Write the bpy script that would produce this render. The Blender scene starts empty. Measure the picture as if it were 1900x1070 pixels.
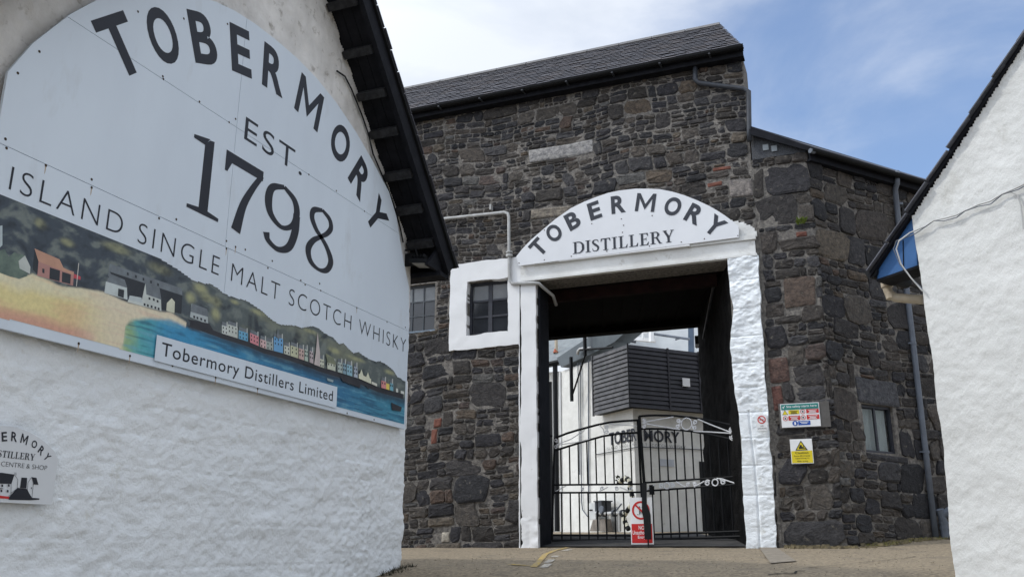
import bpy, math, random
import numpy as np
from mathutils import Vector, Matrix
random.seed(7); np.random.seed(7)
S = bpy.context.scene
COL = S.collection
R = math.radians

# ------------------------------------------------------------------ camera
EYE = Vector((0, 0, 1.6)); FPX = 1650.0
TH = math.atan(480 / FPX); PS = R(21.6)
cd = bpy.data.cameras.new('camera'); cam = bpy.data.objects.new('camera', cd); COL.objects.link(cam)
cam.location = EYE; cam.rotation_euler = (math.pi / 2 + TH, 0, PS)
cd.sensor_width = 36; cd.lens = 36 * FPX / 1900; cd.clip_end = 5000; cd.clip_start = 0.05
S.camera = cam
# ------------------------------------------------------------------ sky, sun, exposure
SUN_EL, SUN_AZ = R(50), R(-116)        # azimuth measured from +Y towards +X
w = bpy.data.worlds.new("World"); S.world = w; w.use_nodes = True
nt = w.node_tree; N = nt.nodes; L = nt.links
bg = N['Background']; bg.inputs['Strength'].default_value = 0.11
sky = N.new('ShaderNodeTexSky'); sky.sky_type = 'NISHITA'; sky.sun_disc = False
sky.sun_elevation = SUN_EL; sky.sun_rotation = SUN_AZ; sky.air_density = 1.0; sky.dust_density = 1.2; sky.ozone_density = 1.6
tc = N.new('ShaderNodeTexCoord')
mp = N.new('ShaderNodeMapping'); mp.inputs['Scale'].default_value = (1.0, 1.0, 2.4); mp.inputs['Location'].default_value = (0.35, 0.1, 0.0)
L.new(tc.outputs['Generated'], mp.inputs['Vector'])
n1 = N.new('ShaderNodeTexNoise'); n1.inputs['Scale'].default_value = 2.1; n1.inputs['Detail'].default_value = 9; n1.inputs['Roughness'].default_value = 0.56
n1.inputs['Distortion'].default_value = 0.35
L.new(mp.outputs['Vector'], n1.inputs['Vector'])
dt = N.new('ShaderNodeVectorMath'); dt.operation = 'DOT_PRODUCT'; dt.inputs[1].default_value = (0.128, 0.866, 0.484)     # middle of the blue opening
L.new(tc.outputs['Generated'], dt.inputs[0])
hole = N.new('ShaderNodeMapRange'); hole.interpolation_type = 'SMOOTHSTEP'; hole.inputs[1].default_value = .985; hole.inputs[2].default_value = .905; hole.inputs[3].default_value = 0; hole.inputs[4].default_value = .42
L.new(dt.outputs['Value'], hole.inputs[0])
ma = N.new('ShaderNodeMath'); ma.operation = 'ADD'
L.new(hole.outputs[0], ma.inputs[0]); L.new(n1.outputs['Fac'], ma.inputs[1])
cr = N.new('ShaderNodeValToRGB'); cr.color_ramp.elements[0].position = 0.46; cr.color_ramp.elements[1].position = 0.86
cr.color_ramp.elements[0].color = (0.12, 0.12, 0.12, 1); cr.color_ramp.elements[1].color = (1, 1, 1, 1)
cr.color_ramp.interpolation = 'EASE'
L.new(ma.outputs[0], cr.inputs['Fac'])
n2 = N.new('ShaderNodeTexNoise'); n2.inputs['Scale'].default_value = 4.6; n2.inputs['Detail'].default_value = 9; n2.inputs['Distortion'].default_value = .4
L.new(mp.outputs['Vector'], n2.inputs['Vector'])
cr2 = N.new('ShaderNodeValToRGB'); cr2.color_ramp.elements[0].position = 0.36; cr2.color_ramp.elements[1].position = 0.60
cr2.color_ramp.elements[0].color = (3.75, 4.15, 4.85, 1); cr2.color_ramp.elements[1].color = (4.85, 5.15, 5.65, 1)
L.new(n2.outputs['Fac'], cr2.inputs['Fac'])
sg = N.new('ShaderNodeVectorMath'); sg.operation = 'DOT_PRODUCT'        # cloud brightens towards the veiled sun
sg.inputs[1].default_value = (math.sin(SUN_AZ) * math.cos(SUN_EL), math.cos(SUN_AZ) * math.cos(SUN_EL), math.sin(SUN_EL))
L.new(tc.outputs['Generated'], sg.inputs[0])
sm_ = N.new('ShaderNodeMapRange'); sm_.interpolation_type = 'SMOOTHSTEP'; sm_.inputs[1].default_value = .35; sm_.inputs[2].default_value = 1.0; sm_.inputs[3].default_value = 1.0; sm_.inputs[4].default_value = 2.4
L.new(sg.outputs['Value'], sm_.inputs[0])
cb = N.new('ShaderNodeVectorMath'); cb.operation = 'SCALE'; L.new(cr2.outputs['Color'], cb.inputs[0]); L.new(sm_.outputs[0], cb.inputs['Scale'])
mx = N.new('ShaderNodeMix'); mx.data_type = 'RGBA'
tint = N.new('ShaderNodeMix'); tint.data_type = 'RGBA'; tint.blend_type = 'MULTIPLY'; tint.inputs['Factor'].default_value = 1.0
L.new(sky.outputs['Color'], tint.inputs['A']); tint.inputs['B'].default_value = (0.82, 0.94, 1.06, 1)
L.new(cr.outputs['Color'], mx.inputs['Factor']); L.new(tint.outputs['Result'], mx.inputs['A']); L.new(cb.outputs[0], mx.inputs['B'])
L.new(mx.outputs['Result'], bg.inputs['Color'])
sd = bpy.data.lights.new('sun', 'SUN'); sun = bpy.data.objects.new('sun', sd); COL.objects.link(sun)
sd.energy = 1.0; sd.angle = R(4.0); sd.color = (1.0, 0.955, 0.88)
sv = Vector((math.sin(SUN_AZ) * math.cos(SUN_EL), math.cos(SUN_AZ) * math.cos(SUN_EL), math.sin(SUN_EL)))
sun.rotation_euler = sv.to_track_quat('Z', 'Y').to_euler(); sun.location = (0, 0, 40)
S.view_settings.view_transform = 'Standard'; S.view_settings.look = 'None'
S.view_settings.exposure = 0.76; S.view_settings.gamma = 1; S.view_settings.use_curve_mapping = False

# ------------------------------------------------------------------ measuring helpers: where a sight line meets a real surface
RX = Vector((math.cos(PS), math.sin(PS), 0)); FH = Vector((-math.sin(PS), math.cos(PS), 0)); ZZ = Vector((0, 0, 1))
FW = FH * math.cos(TH) + ZZ * math.sin(TH); UP = -FH * math.sin(TH) + ZZ * math.cos(TH)
class Plane:
    """vertical wall plane: origin o, horizontal run u, outward normal n"""
    def __init__(s, o, u, n):
        s.o = Vector(o); s.u = Vector(u).normalized(); s.n = Vector(n).normalized()
    def hit(s, px, py, d=0.0):
        r = FW + RX * ((px - 950) / FPX) + UP * ((535 - py) / FPX)
        return EYE + r * ((s.o + s.n * d - EYE).dot(s.n) / r.dot(s.n))
    def uv(s, px, py, d=0.0):
        p = s.hit(px, py, d) - s.o
        return (p.dot(s.u), p.z)
    def p(s, u, z, d=0.0):
        return s.o + s.u * u + ZZ * z + s.n * d
FAC = Plane((0, 14, 0), (1, 0, 0), (0, -1, 0))
LEF = Plane((-5, 0, 0), (0, 1, 0), (1, 0, 0))
ANN = Plane((-.45, 14, 0), (.618, .786, 0), (.786, -.618, 0))
RWA = Plane((.51, 7.48, 0), (.849, -.528, 0), (-.528, -.849, 0))
CC = Vector((-5.67, 23, 0))
CRL = Plane(CC, (-.744, .668, 0), (-.668, -.744, 0))
CRR = Plane(CC, (.668, .744, 0), (.744, -.668, 0))

# ------------------------------------------------------------------ noise
def _h(i, j, s):
    n = (i * 374761393 + j * 668265263 + s * 1442695041) & 0xFFFFFFFF
    n = ((n ^ (n >> 13)) * 1274126177) & 0xFFFFFFFF
    return ((n ^ (n >> 16)) & 0xFFFF) / 65535.0
def vnoise(x, y, s=0):
    x = np.asarray(x, float); y = np.asarray(y, float)
    xi = np.floor(x).astype(np.int64); yi = np.floor(y).astype(np.int64)
    fx = x - xi; fy = y - yi; fx = fx * fx * (3 - 2 * fx); fy = fy * fy * (3 - 2 * fy)
    a = _h(xi, yi, s); b = _h(xi + 1, yi, s); c = _h(xi, yi + 1, s); d = _h(xi + 1, yi + 1, s)
    return (a + (b - a) * fx) * (1 - fy) + (c + (d - c) * fx) * fy - .5
def fbm(x, y, o=4, s=0):
    t = 0; a = 1.0
    for k in range(o):
        t = t + a * vnoise(x * 2 ** k, y * 2 ** k, s + k * 17); a *= .5
    return t

# ------------------------------------------------------------------ materials
MATS = {}
def pm(name, col, col2=None, scale=3.0, detail=6, bump=0.0, bscale=30.0, rough=0.7, metal=0.0, attr=False, spots=None, dist=0.01, lo=.35, hi=.65, stretch=(1, 1, 1), spec=0.4, glass=False):
    if name in MATS: return MATS[name]
    m = bpy.data.materials.new(name); m.use_nodes = True; t = m.node_tree; b = t.nodes['Principled BSDF']
    b.inputs['Roughness'].default_value = rough; b.inputs['Metallic'].default_value = metal
    b.inputs['Specular IOR Level'].default_value = spec
    c = t.nodes.new('ShaderNodeTexCoord'); mpn = t.nodes.new('ShaderNodeMapping'); mpn.inputs['Scale'].default_value = stretch
    t.links.new(c.outputs['Object'], mpn.inputs['Vector'])
    if col2 is None: col2 = tuple(x * .82 for x in col)
    n = t.nodes.new('ShaderNodeTexNoise'); n.inputs['Scale'].default_value = scale; n.inputs['Detail'].default_value = detail; n.inputs['Roughness'].default_value = .6
    t.links.new(mpn.outputs['Vector'], n.inputs['Vector'])
    r = t.nodes.new('ShaderNodeValToRGB'); r.color_ramp.elements[0].position = lo; r.color_ramp.elements[1].position = hi
    r.color_ramp.elements[0].color = (*col2, 1); r.color_ramp.elements[1].color = (*col, 1)
    t.links.new(n.outputs['Fac'], r.inputs['Fac']); out = r.outputs['Color']
    if attr:
        a = t.nodes.new('ShaderNodeAttribute'); a.attribute_name = 'Col'
        x = t.nodes.new('ShaderNodeMix'); x.data_type = 'RGBA'; x.blend_type = 'MULTIPLY'; x.inputs['Factor'].default_value = 1
        t.links.new(a.outputs['Color'], x.inputs['A']); t.links.new(out, x.inputs['B']); out = x.outputs['Result']
    if spots:
        sc, sl, sh, spc = spots
        n3 = t.nodes.new('ShaderNodeTexNoise'); n3.inputs['Scale'].default_value = sc; n3.inputs['Detail'].default_value = 5; n3.inputs['Roughness'].default_value = .65
        t.links.new(mpn.outputs['Vector'], n3.inputs['Vector'])
        r3 = t.nodes.new('ShaderNodeMapRange'); r3.inputs[1].default_value = sl; r3.inputs[2].default_value = sh
        t.links.new(n3.outputs['Fac'], r3.inputs[0])
        x3 = t.nodes.new('ShaderNodeMix'); x3.data_type = 'RGBA'
        t.links.new(r3.outputs[0], x3.inputs['Factor']); t.links.new(out, x3.inputs['A']); x3.inputs['B'].default_value = (*spc, 1); out = x3.outputs['Result']
    t.links.new(out, b.inputs['Base Color'])
    if bump:
        nb = t.nodes.new('ShaderNodeTexNoise'); nb.inputs['Scale'].default_value = bscale; nb.inputs['Detail'].default_value = 8; nb.inputs['Roughness'].default_value = .65
        t.links.new(mpn.outputs['Vector'], nb.inputs['Vector'])
        bm_ = t.nodes.new('ShaderNodeBump'); bm_.inputs['Strength'].default_value = bump; bm_.inputs['Distance'].default_value = dist
        t.links.new(nb.outputs['Fac'], bm_.inputs['Height']); t.links.new(bm_.outputs['Normal'], b.inputs['Normal'])
    MATS[name] = m
    return m
def flat(name, col, rough=.6):
    return pm(name, col, tuple(x * .9 for x in col), scale=2.5, rough=rough)

M_WHITE = pm('masonry_paint', (.84, .88, .91), (.79, .83, .86), 1.3, detail=9, bump=.9, bscale=48, rough=.9, dist=.012, spots=(4.5, .62, .78, (.58, .58, .52)), spec=.2)
M_WHITE_OLD = pm('weathered_paint', (.76, .77, .76), (.62, .62, .60), 1.6, bump=.6, bscale=22, rough=.8, dist=.012, spots=(5, .60, .74, (.42, .40, .36)))
M_GABLE = pm('weathered_gable_paint', (.82, .81, .79), (.62, .61, .59), 2.2, detail=10, bump=.9, bscale=30, rough=.9, dist=.012, spots=(7, .57, .70, (.36, .34, .31)))
M_WHITE_SM = pm('smooth_white_paint', (.80, .81, .82), (.75, .76, .77), 2.0, bump=.15, bscale=18, rough=.65, dist=.01, spots=(6, .66, .78, (.5, .48, .44)))
M_STONE = pm('basalt', (1.55, 1.5, 1.44), (.52, .52, .55), 16, detail=10, bump=1.0, bscale=30, rough=.85, attr=True, dist=.035, spots=(11, .62, .74, (.17, .155, .13)), lo=.32, hi=.68)
M_MORTAR = pm('lime_mortar', (.27, .25, .225), (.10, .094, .088), 18, detail=8, bump=1.0, bscale=40, rough=.95, dist=.03)
M_SLATE = pm('roof_slate', (1.25, 1.25, 1.3), (.7, .7, .75), 7, bump=.5, bscale=40, rough=.55, attr=True, dist=.006)
M_TAR = pm('black_timber', (.014, .015, .020), (.007, .008, .011), 6, bump=.3, bscale=30, rough=.7, spec=.12)
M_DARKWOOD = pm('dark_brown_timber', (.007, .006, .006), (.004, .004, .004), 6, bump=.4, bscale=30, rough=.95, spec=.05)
M_BLACK = pm('black_satin_paint', (.009, .010, .012), (.006, .007, .008), 8, rough=.65, spec=.2)
M_IRON = pm('cast_iron', (.045, .052, .065), (.030, .034, .042), 10, rough=.5, bump=.1)
M_GREYPIPE = pm('grey_plastic', (.13, .15, .185), (.10, .115, .14), 5, rough=.45)
M_LGREY = pm('grey_white_pipe', (.50, .51, .51), (.36, .36, .35), 6, rough=.5)
M_BEIGE = pm('beige_pipe', (.50, .43, .32), (.38, .32, .24), 6, rough=.5)
M_SIGNL = pm('sign_board_grey_white', (.665, .745, .83), (.62, .695, .78), 1.4, detail=9, rough=.5, stretch=(1, 1, .35), spots=(2.6, .60, .80, (.55, .60, .65)))
M_SIGNW = pm('sign_board_white', (.74, .76, .79), (.69, .71, .74), 1.5, rough=.5, spots=(7, .68, .78, (.55, .55, .55)))
M_INK = pm('navy_sign_paint', (.010, .013, .024), (.007, .009, .016), 5, rough=.5)
M_INKG = pm('grey_sign_paint', (.030, .036, .050), (.022, .026, .038), 5, rough=.5)
M_RUST = pm('rusty_screw', (.06, .035, .02), (.02, .015, .012), 40, rough=.8)
M_BLUE = pm('blue_boarding', (.035, .125, .32), (.028, .10, .26), 3, rough=.5, bump=.1)
M_GLASS = pm('window_glass', (.030, .034, .040), (.018, .02, .024), 2, rough=.08, spec=.6)
M_FRAME = pm('grey_window_frame', (.035, .038, .050), (.022, .024, .032), 8, rough=.5, bump=.15)
M_BLIND = pm('pale_blind', (.50, .58, .58), (.40, .47, .47), 4, rough=.7)
M_RED = flat('sign_red', (.55, .02, .02)); M_YEL = flat('sign_yellow', (.72, .58, .02)); M_GRN = flat('sign_green', (.02, .21, .19))
M_SBLUE = flat('sign_blue', (.02, .09, .40)); M_PWHITE = flat('print_white', (.80, .81, .82)); M_PBLACK = flat('print_black', (.012, .012, .014))
M_SCROLL = flat('white_iron_paint', (.74, .75, .77)); M_BRICK = pm('red_brick', (.20, .080, .056), (.12, .050, .038), 9, bump=.6, bscale=40, rough=.9)

# ------------------------------------------------------------------ objects
ORG = {}
def setp(o, label=None, cat=None, group=None, kind=None):
    if label: o['label'] = label
    if cat: o['category'] = cat
    if group: o['group'] = group
    if kind: o['kind'] = kind
    return o
def thing(name, label, cat, loc, group=None):
    o = bpy.data.objects.new(name, None); COL.objects.link(o); o.location = loc; o.empty_display_size = .2
    ORG[o] = Vector(loc)
    return setp(o, label, cat, group)
class MB:
    def __init__(s): s.v = []; s.f = []; s.c = []
    def poly(s, pts):
        i = len(s.v); s.v += [tuple(p) for p in pts]; s.f.append(tuple(range(i, i + len(pts))))
    def quads(s, a, b, close=True):
        i = len(s.v); n = len(a); s.v += [tuple(p) for p in a] + [tuple(p) for p in b]
        for k in range(n if close else n - 1):
            s.f.append((i + k, i + (k + 1) % n, i + n + (k + 1) % n, i + n + k))
    def prism(s, pts, ext):
        """polygon pts (3D) pushed along ext"""
        pts = [Vector(p) for p in pts]; ext = Vector(ext); i = len(s.v); n = len(pts)
        s.v += [tuple(p) for p in pts] + [tuple(p + ext) for p in pts]
        s.f.append(tuple(range(i, i + n))); s.f.append(tuple(range(i + 2 * n - 1, i + n - 1, -1)))
        for k in range(n): s.f.append((i + k, i + n + k, i + n + (k + 1) % n, i + (k + 1) % n))
    def box(s, o, ax, ay, az):
        """corner o and three edge vectors"""
        o = Vector(o); ax = Vector(ax); ay = Vector(ay)
        s.prism([o, o + ax, o + ax + ay, o + ay], az)
    def tube(s, pts, r, n=8, cap=True):
        pts = [Vector(p) for p in pts]; rings = []; i0 = len(s.v); ref = None
        rr = r if isinstance(r, (list, tuple)) else [r] * len(pts)
        for k, p in enumerate(pts):
            t = (pts[min(k + 1, len(pts) - 1)] - pts[max(k - 1, 0)]).normalized()
            if ref is None:
                ref = t.cross(Vector((0, 0, 1)) if abs(t.z) < .9 else Vector((1, 0, 0))).normalized()
            a = (ref - t * ref.dot(t)).normalized(); ref = a; b = t.cross(a)
            for q in range(n):
                an = 2 * math.pi * q / n
                s.v.append(tuple(p + (a * math.cos(an) + b * math.sin(an)) * rr[k]))
        for k in range(len(pts) - 1):
            for q in range(n):
                s.f.append((i0 + k * n + q, i0 + k * n + (q + 1) % n, i0 + (k + 1) * n + (q + 1) % n, i0 + (k + 1) * n + q))
        if cap:
            s.f.append(tuple(i0 + q for q in range(n - 1, -1, -1))); s.f.append(tuple(i0 + (len(pts) - 1) * n + q for q in range(n)))
    def build(s, name, m, parent=None, smooth=False, kind=None, label=None, color=None):
        me = bpy.data.meshes.new(name); off = ORG[parent] if parent is not None else Vector((0, 0, 0))
        v = np.array(s.v, float).reshape(-1, 3) - np.array(off)
        me.from_pydata(v.tolist(), [], s.f); me.materials.append(m)
        if color is not None or s.c:
            a = me.color_attributes.new('Col', 'FLOAT_COLOR', 'POINT')
            cc = np.ones((len(s.v), 4)); cc[:, :3] = np.array(s.c) if s.c else np.array(color)
            a.data.foreach_set('color', cc.ravel())
        if smooth: me.polygons.foreach_set('use_smooth', [True] * len(me.polygons))
        me.update()
        o = bpy.data.objects.new(name, me); COL.objects.link(o)
        if parent is not None: o.parent = parent
        ORG[o] = off
        if kind: o['kind'] = kind
        if label: o['label'] = label
        return o
def single(mb, name, m, label, cat, group=None, smooth=False):
    """a thing that is one mesh: origin at its own base"""
    v = np.array(mb.v); c = Vector(((v[:, 0].min() + v[:, 0].max()) / 2, (v[:, 1].min() + v[:, 1].max()) / 2, v[:, 2].min()))
    h = bpy.data.objects.new('tmp', None); ORG[h] = c
    mb2 = mb; me_o = MB.build.__get__(mb2)
    off = ORG.pop(h); bpy.data.objects.remove(h)
    mb.v = [tuple(Vector(p) - off) for p in mb.v]
    o = mb.build(name, m, None, smooth); o.location = off; ORG[o] = off
    return setp(o, label, cat, group)

def relief(name, pl, us, vs, pred, disp, depth, m, parent, jit=0.0, seed=1, d0=0.0, smooth=True, kind=None, label=None, umap=None):
    """wall skin: a displaced grid on plane pl where pred(u,v), closed by side skirts of the given depth"""
    us = np.asarray(us); vs = np.asarray(vs); U, V = np.meshgrid(us, vs)
    U0 = U
    if umap: U = umap(U, V)
    D = disp(U, V) + d0
    ju = jit * fbm(U * 4 + 9.1, V * 4, 3, seed) if jit else 0; jv = jit * fbm(U * 4, V * 4 + 5.3, 3, seed + 5) if jit else 0
    P = (np.array(pl.o)[None, None] + (U + ju)[..., None] * np.array(pl.u) + (V + jv)[..., None] * np.array([0, 0, 1.]) + D[..., None] * np.array(pl.n))
    Bk = (np.array(pl.o)[None, None] + (U + ju)[..., None] * np.array(pl.u) + (V + jv)[..., None] * np.array([0, 0, 1.]) + (d0 - depth) * np.array(pl.n))
    uc = (us[1:] + us[:-1]) / 2;  vc = (vs[1:] + vs[:-1]) / 2; UC, VC = np.meshgrid(uc, vc)
    K = pred(UC, VC); ny, nx = K.shape; W = nx + 1
    flip = pl.u.cross(ZZ).dot(pl.n) < 0
    verts = P.reshape(-1, 3).tolist(); nb = len(verts); verts += Bk.reshape(-1, 3).tolist(); faces = []
    Kp = np.zeros((ny + 2, nx + 2), bool); Kp[1:-1, 1:-1] = K
    jj, ii = np.nonzero(K)
    for j, i in zip(jj.tolist(), ii.tolist()):
        a = j * W + i; b = a + 1; c = b + W; d = a + W
        q = (a, b, c, d)
        faces.append(q if not flip else q[::-1])
        for (e0, e1, nn) in ((a, b, Kp[j, i + 1]), (b, c, Kp[j + 1, i + 2]), (c, d, Kp[j + 2, i + 1]), (d, a, Kp[j + 1, i])):
            if not nn:
                q = (e1, e0, e0 + nb, e1 + nb); faces.append(q if not flip else q[::-1])
    used = np.zeros(len(verts), bool)
    for q in faces: used[list(q)] = True
    idx = np.cumsum(used) - 1
    mb = MB(); mb.v = np.array(verts)[used].tolist(); mb.f = [tuple(int(idx[k]) for k in q) for q in faces]
    o = mb.build(name, m, parent, smooth, kind, label)
    if smooth:
        try: o.data.set_sharp_from_angle(angle=R(50))
        except Exception: pass
    return o
def arange(a, b, st): return np.linspace(a, b, max(2, int(round((b - a) / st)) + 1))

# ---------------------------------------------------------------- lettering
FONT = {}
def glyphs(text, bold=0.0, spacing=1.0):
    k = (text, bold, spacing)
    if text == 'M' and k not in FONT:     # heavy M drawn as four strokes
        t = .175; FONT[k] = (np.array([(0, 0), (t, 0), (t, 1), (0, 1), (1 - t, 0), (1, 0), (1, 1), (1 - t, 1), (t, 1), (t, .70), (.5, .10), (.5, .42), (1 - t, .70), (1 - t, 1)], float),
            [(0, 1, 2, 3), (4, 5, 6, 7), (9, 10, 11, 8), (10, 12, 13, 11)])
    if k not in FONT:
        c = bpy.data.curves.new('tmp_text', 'FONT'); c.body = text; c.offset = bold; c.space_character = spacing; c.resolution_u = 6
        o = bpy.data.objects.new('tmp_text', c); COL.objects.link(o)
        bpy.context.view_layer.update()
        me = bpy.data.meshes.new_from_object(o.evaluated_get(bpy.context.evaluated_depsgraph_get()))
        v = [(p.co.x, p.co.y) for p in me.vertices]; f = [tuple(p.vertices) for p in me.polygons]
        bpy.data.objects.remove(o); bpy.data.curves.remove(c); bpy.data.meshes.remove(me)
        FONT[k] = (np.array(v), f)
    return FONT[k]
CAP = None
def put_text(mb, text, pl, u0, z0, u1, z1, d, bold=0.0, spacing=1.0, bbox=None):
    """text stretched so that its own bounding box fills u0..u1, z0..z1 on plane pl (u may run backwards)"""
    v, f = glyphs(text, bold, spacing)
    a = v.min(0); b = v.max(0)
    if bbox: a = np.array([a[0], bbox[0]]); b = np.array([b[0], bbox[1]])
    i = len(mb.v)
    for x, y in v:
        s = (x - a[0]) / (b[0] - a[0]); t = (y - a[1]) / (b[1] - a[1])
        mb.v.append(tuple(pl.p(u0 + (u1 - u0) * s, z0 + (z1 - z0) * t, d)))
    mb.f += [tuple(i + k for k in q) for q in f]
def put_quad_text(mb, text, p0, p1, p2, bold=0.0, spacing=1.0):
    """text box from three points: base left, base right, top left"""
    v, f = glyphs(text, bold, spacing); a = v.min(0); b = v.max(0); i = len(mb.v)
    p0, p1, p2 = Vector(p0), Vector(p1), Vector(p2)
    for x, y in v:
        mb.v.append(tuple(p0 + (p1 - p0) * ((x - a[0]) / (b[0] - a[0])) + (p2 - p0) * ((y - a[1]) / (b[1] - a[1]))))
    mb.f += [tuple(i + k for k in q) for q in f]
def arc_letter(mb, ch, pl, cu, cz, rad, ang, wdt, hgt, d, bold=.03, sgn=1):
    """one letter standing on a circle; ang clockwise from the top"""
    v, f = glyphs(ch, bold); a = v.min(0); b = v.max(0); i = len(mb.v)
    ca, sa = math.cos(ang), math.sin(ang)
    for x, y in v:
        lx = ((x - a[0]) / (b[0] - a[0]) - .5) * wdt; ly = rad + (y - a[1]) / (b[1] - a[1]) * hgt
        mb.v.append(tuple(pl.p(cu + sgn * (lx * ca + ly * sa), cz - lx * sa + ly * ca, d)))
    mb.f += [tuple(i + k for k in q) for q in f]
def spline(pts, n=10):
    """Catmull-Rom through (x, y, width) points"""
    P = [np.array(p, float) for p in pts]; P = [2 * P[0] - P[1]] + P + [2 * P[-1] - P[-2]]; out = []
    for k in range(1, len(P) - 2):
        for t in np.linspace(0, 1, n, endpoint=False):
            out.append(.5 * ((2 * P[k]) + (-P[k - 1] + P[k + 1]) * t + (2 * P[k - 1] - 5 * P[k] + 4 * P[k + 1] - P[k + 2]) * t * t + (-P[k - 1] + 3 * P[k] - 3 * P[k + 1] + P[k + 2]) * t ** 3))
    out.append(P[-2]); return out
SERIF = {  # strokes: ('c', [(x, y, width)...]) or ('p', polygon) in a box one unit high
 '1': (.48, [('p', [(.20, .0), (.36, .0), (.36, 1.0), (.28, .985), (.20, .90)]), ('p', [(.0, 0), (.56, 0), (.56, .045), (.36, .07), (.20, .07), (.0, .045)]), ('p', [(.0, .90), (.0, .945), (.28, 1.0), (.20, .89)])]),
 '7': (.62, [('p', [(.0, .86), (.62, .86), (.62, 1.0), (.0, 1.0)]), ('p', [(.0, .72), (.04, .72), (.10, .86), (.10, 1.0), (.0, 1.0)]), ('c', [(.60, .93, .07), (.46, .68, .085), (.33, .38, .11), (.25, .0, .15)])]),
 '9': (.64, [('c', [(.32, .965, .06), (.12, .86, .10), (.07, .66, .125), (.13, .47, .10), (.32, .37, .065), (.50, .47, .08), (.57, .68, .11), (.51, .86, .10), (.32, .965, .06)]),
             ('c', [(.57, .66, .125), (.56, .40, .125), (.47, .14, .11), (.29, .035, .075), (.12, .09, .08), (.075, .19, .11)])]),
 '8': (.62, [('c', [(.31, .965, .055), (.13, .89, .09), (.10, .76, .10), (.20, .62, .085), (.31, .545, .075), (.46, .42, .09), (.555, .25, .115), (.48, .09, .09), (.31, .035, .055), (.13, .10, .09), (.065, .26, .115), (.15, .42, .09), (.31, .545, .065), (.44, .65, .08), (.515, .77, .095), (.47, .89, .085), (.31, .965, .055)])]),
 'D': (.80, [('p', [(.10, 0), (.26, 0), (.26, 1), (.10, 1)]), ('p', [(0, 0), (.36, 0), (.36, .05), (0, .05)]), ('p', [(0, .95), (.36, .95), (.36, 1), (0, 1)]), ('c', [(.28, .965, .06), (.52, .93, .09), (.70, .72, .15), (.72, .5, .17), (.70, .28, .15), (.52, .07, .09), (.28, .035, .06)])]),
 'I': (.36, [('p', [(.10, 0), (.26, 0), (.26, 1), (.10, 1)]), ('p', [(0, 0), (.36, 0), (.36, .05), (0, .05)]), ('p', [(0, .95), (.36, .95), (.36, 1), (0, 1)])]),
 'S': (.52, [('c', [(.45, .76, .03), (.40, .92, .06), (.25, .97, .06), (.10, .88, .11), (.09, .73, .14), (.25, .55, .17), (.41, .38, .15), (.43, .20, .13), (.36, .07, .09), (.24, .03, .06), (.10, .07, .06), (.04, .26, .03)])]),
 'T': (.68, [('p', [(.26, 0), (.42, 0), (.42, 1), (.26, 1)]), ('p', [(.16, 0), (.52, 0), (.52, .05), (.16, .05)]), ('p', [(0, .74), (.04, .74), (.12, .93), (.56, .93), (.64, .74), (.68, .74), (.66, 1), (.02, 1)])]),
 'L': (.62, [('p', [(.10, 0), (.26, 0), (.26, 1), (.10, 1)]), ('p', [(0, .95), (.36, .95), (.36, 1), (0, 1)]), ('p', [(0, 0), (.58, 0), (.62, .28), (.58, .28), (.48, .06), (0, .05)])]),
 'E': (.62, [('p', [(.10, 0), (.26, 0), (.26, 1), (.10, 1)]), ('p', [(0, 0), (.58, 0), (.62, .26), (.58, .26), (.48, .06), (0, .05)]), ('p', [(0, .95), (0, 1), (.57, 1), (.58, .75), (.54, .75), (.46, .94)]), ('p', [(.26, .47), (.44, .47), (.44, .36), (.47, .36), (.47, .65), (.44, .65), (.44, .53), (.26, .53)])]),
 'R': (.76, [('p', [(.10, 0), (.26, 0), (.26, 1), (.10, 1)]), ('p', [(0, 0), (.36, 0), (.36, .05), (0, .05)]), ('p', [(0, .95), (.30, .95), (.30, 1), (0, 1)]), ('c', [(.26, .97, .06), (.45, .95, .08), (.55, .76, .15), (.45, .55, .08), (.26, .52, .06)]), ('p', [(.36, .52), (.48, .56), (.70, .05), (.78, .05), (.78, 0), (.58, 0)])]),
 'Y': (.72, [('p', [(.28, 0), (.44, 0), (.44, .46), (.28, .46)]), ('p', [(.18, 0), (.54, 0), (.54, .05), (.18, .05)]), ('p', [(.28, .42), (.44, .46), (.20, .97), (.03, .97)]), ('p', [(.38, .42), (.44, .42), (.66, .97), (.58, .97)]), ('p', [(0, .95), (.28, .95), (.28, 1), (0, 1)]), ('p', [(.50, .95), (.74, .95), (.74, 1), (.50, 1)])]),
}
def put_serif(mb, ch, pl, u0, z0, u1, z1, d):
    wd, st = SERIF[ch]
    for k, (ty, pts) in enumerate(st):
        dd = d + .0004 * k
        f = lambda x, y: pl.p(u0 + (u1 - u0) * x / wd, z0 + (z1 - z0) * y, dd)
        if ty == 'p': mb.poly([f(x, y) for x, y in pts])
        else:
            c = spline(pts, 7); a = []; b = []
            for i, q in enumerate(c):
                t = c[min(i + 1, len(c) - 1)][:2] - c[max(i - 1, 0)][:2]; ln = max(1e-6, np.hypot(*t)); nx, ny = -t[1] / ln, t[0] / ln
                h = q[2] / 2; a.append(f(q[0] + nx * h, q[1] + ny * h)); b.append(f(q[0] - nx * h, q[1] - ny * h))
            i = len(mb.v)
            mb.quads(a, b, False)
def clip(poly, axis, val, keep_less):
    out = []
    for k in range(len(poly)):
        a, b = poly[k], poly[(k + 1) % len(poly)]
        ia = (a[axis] <= val) == keep_less; ib = (b[axis] <= val) == keep_less
        if ia: out.append(a)
        if ia != ib:
            t = (val - a[axis]) / (b[axis] - a[axis]); out.append((a[0] + (b[0] - a[0]) * t, a[1] + (b[1] - a[1]) * t))
    return out
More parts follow.
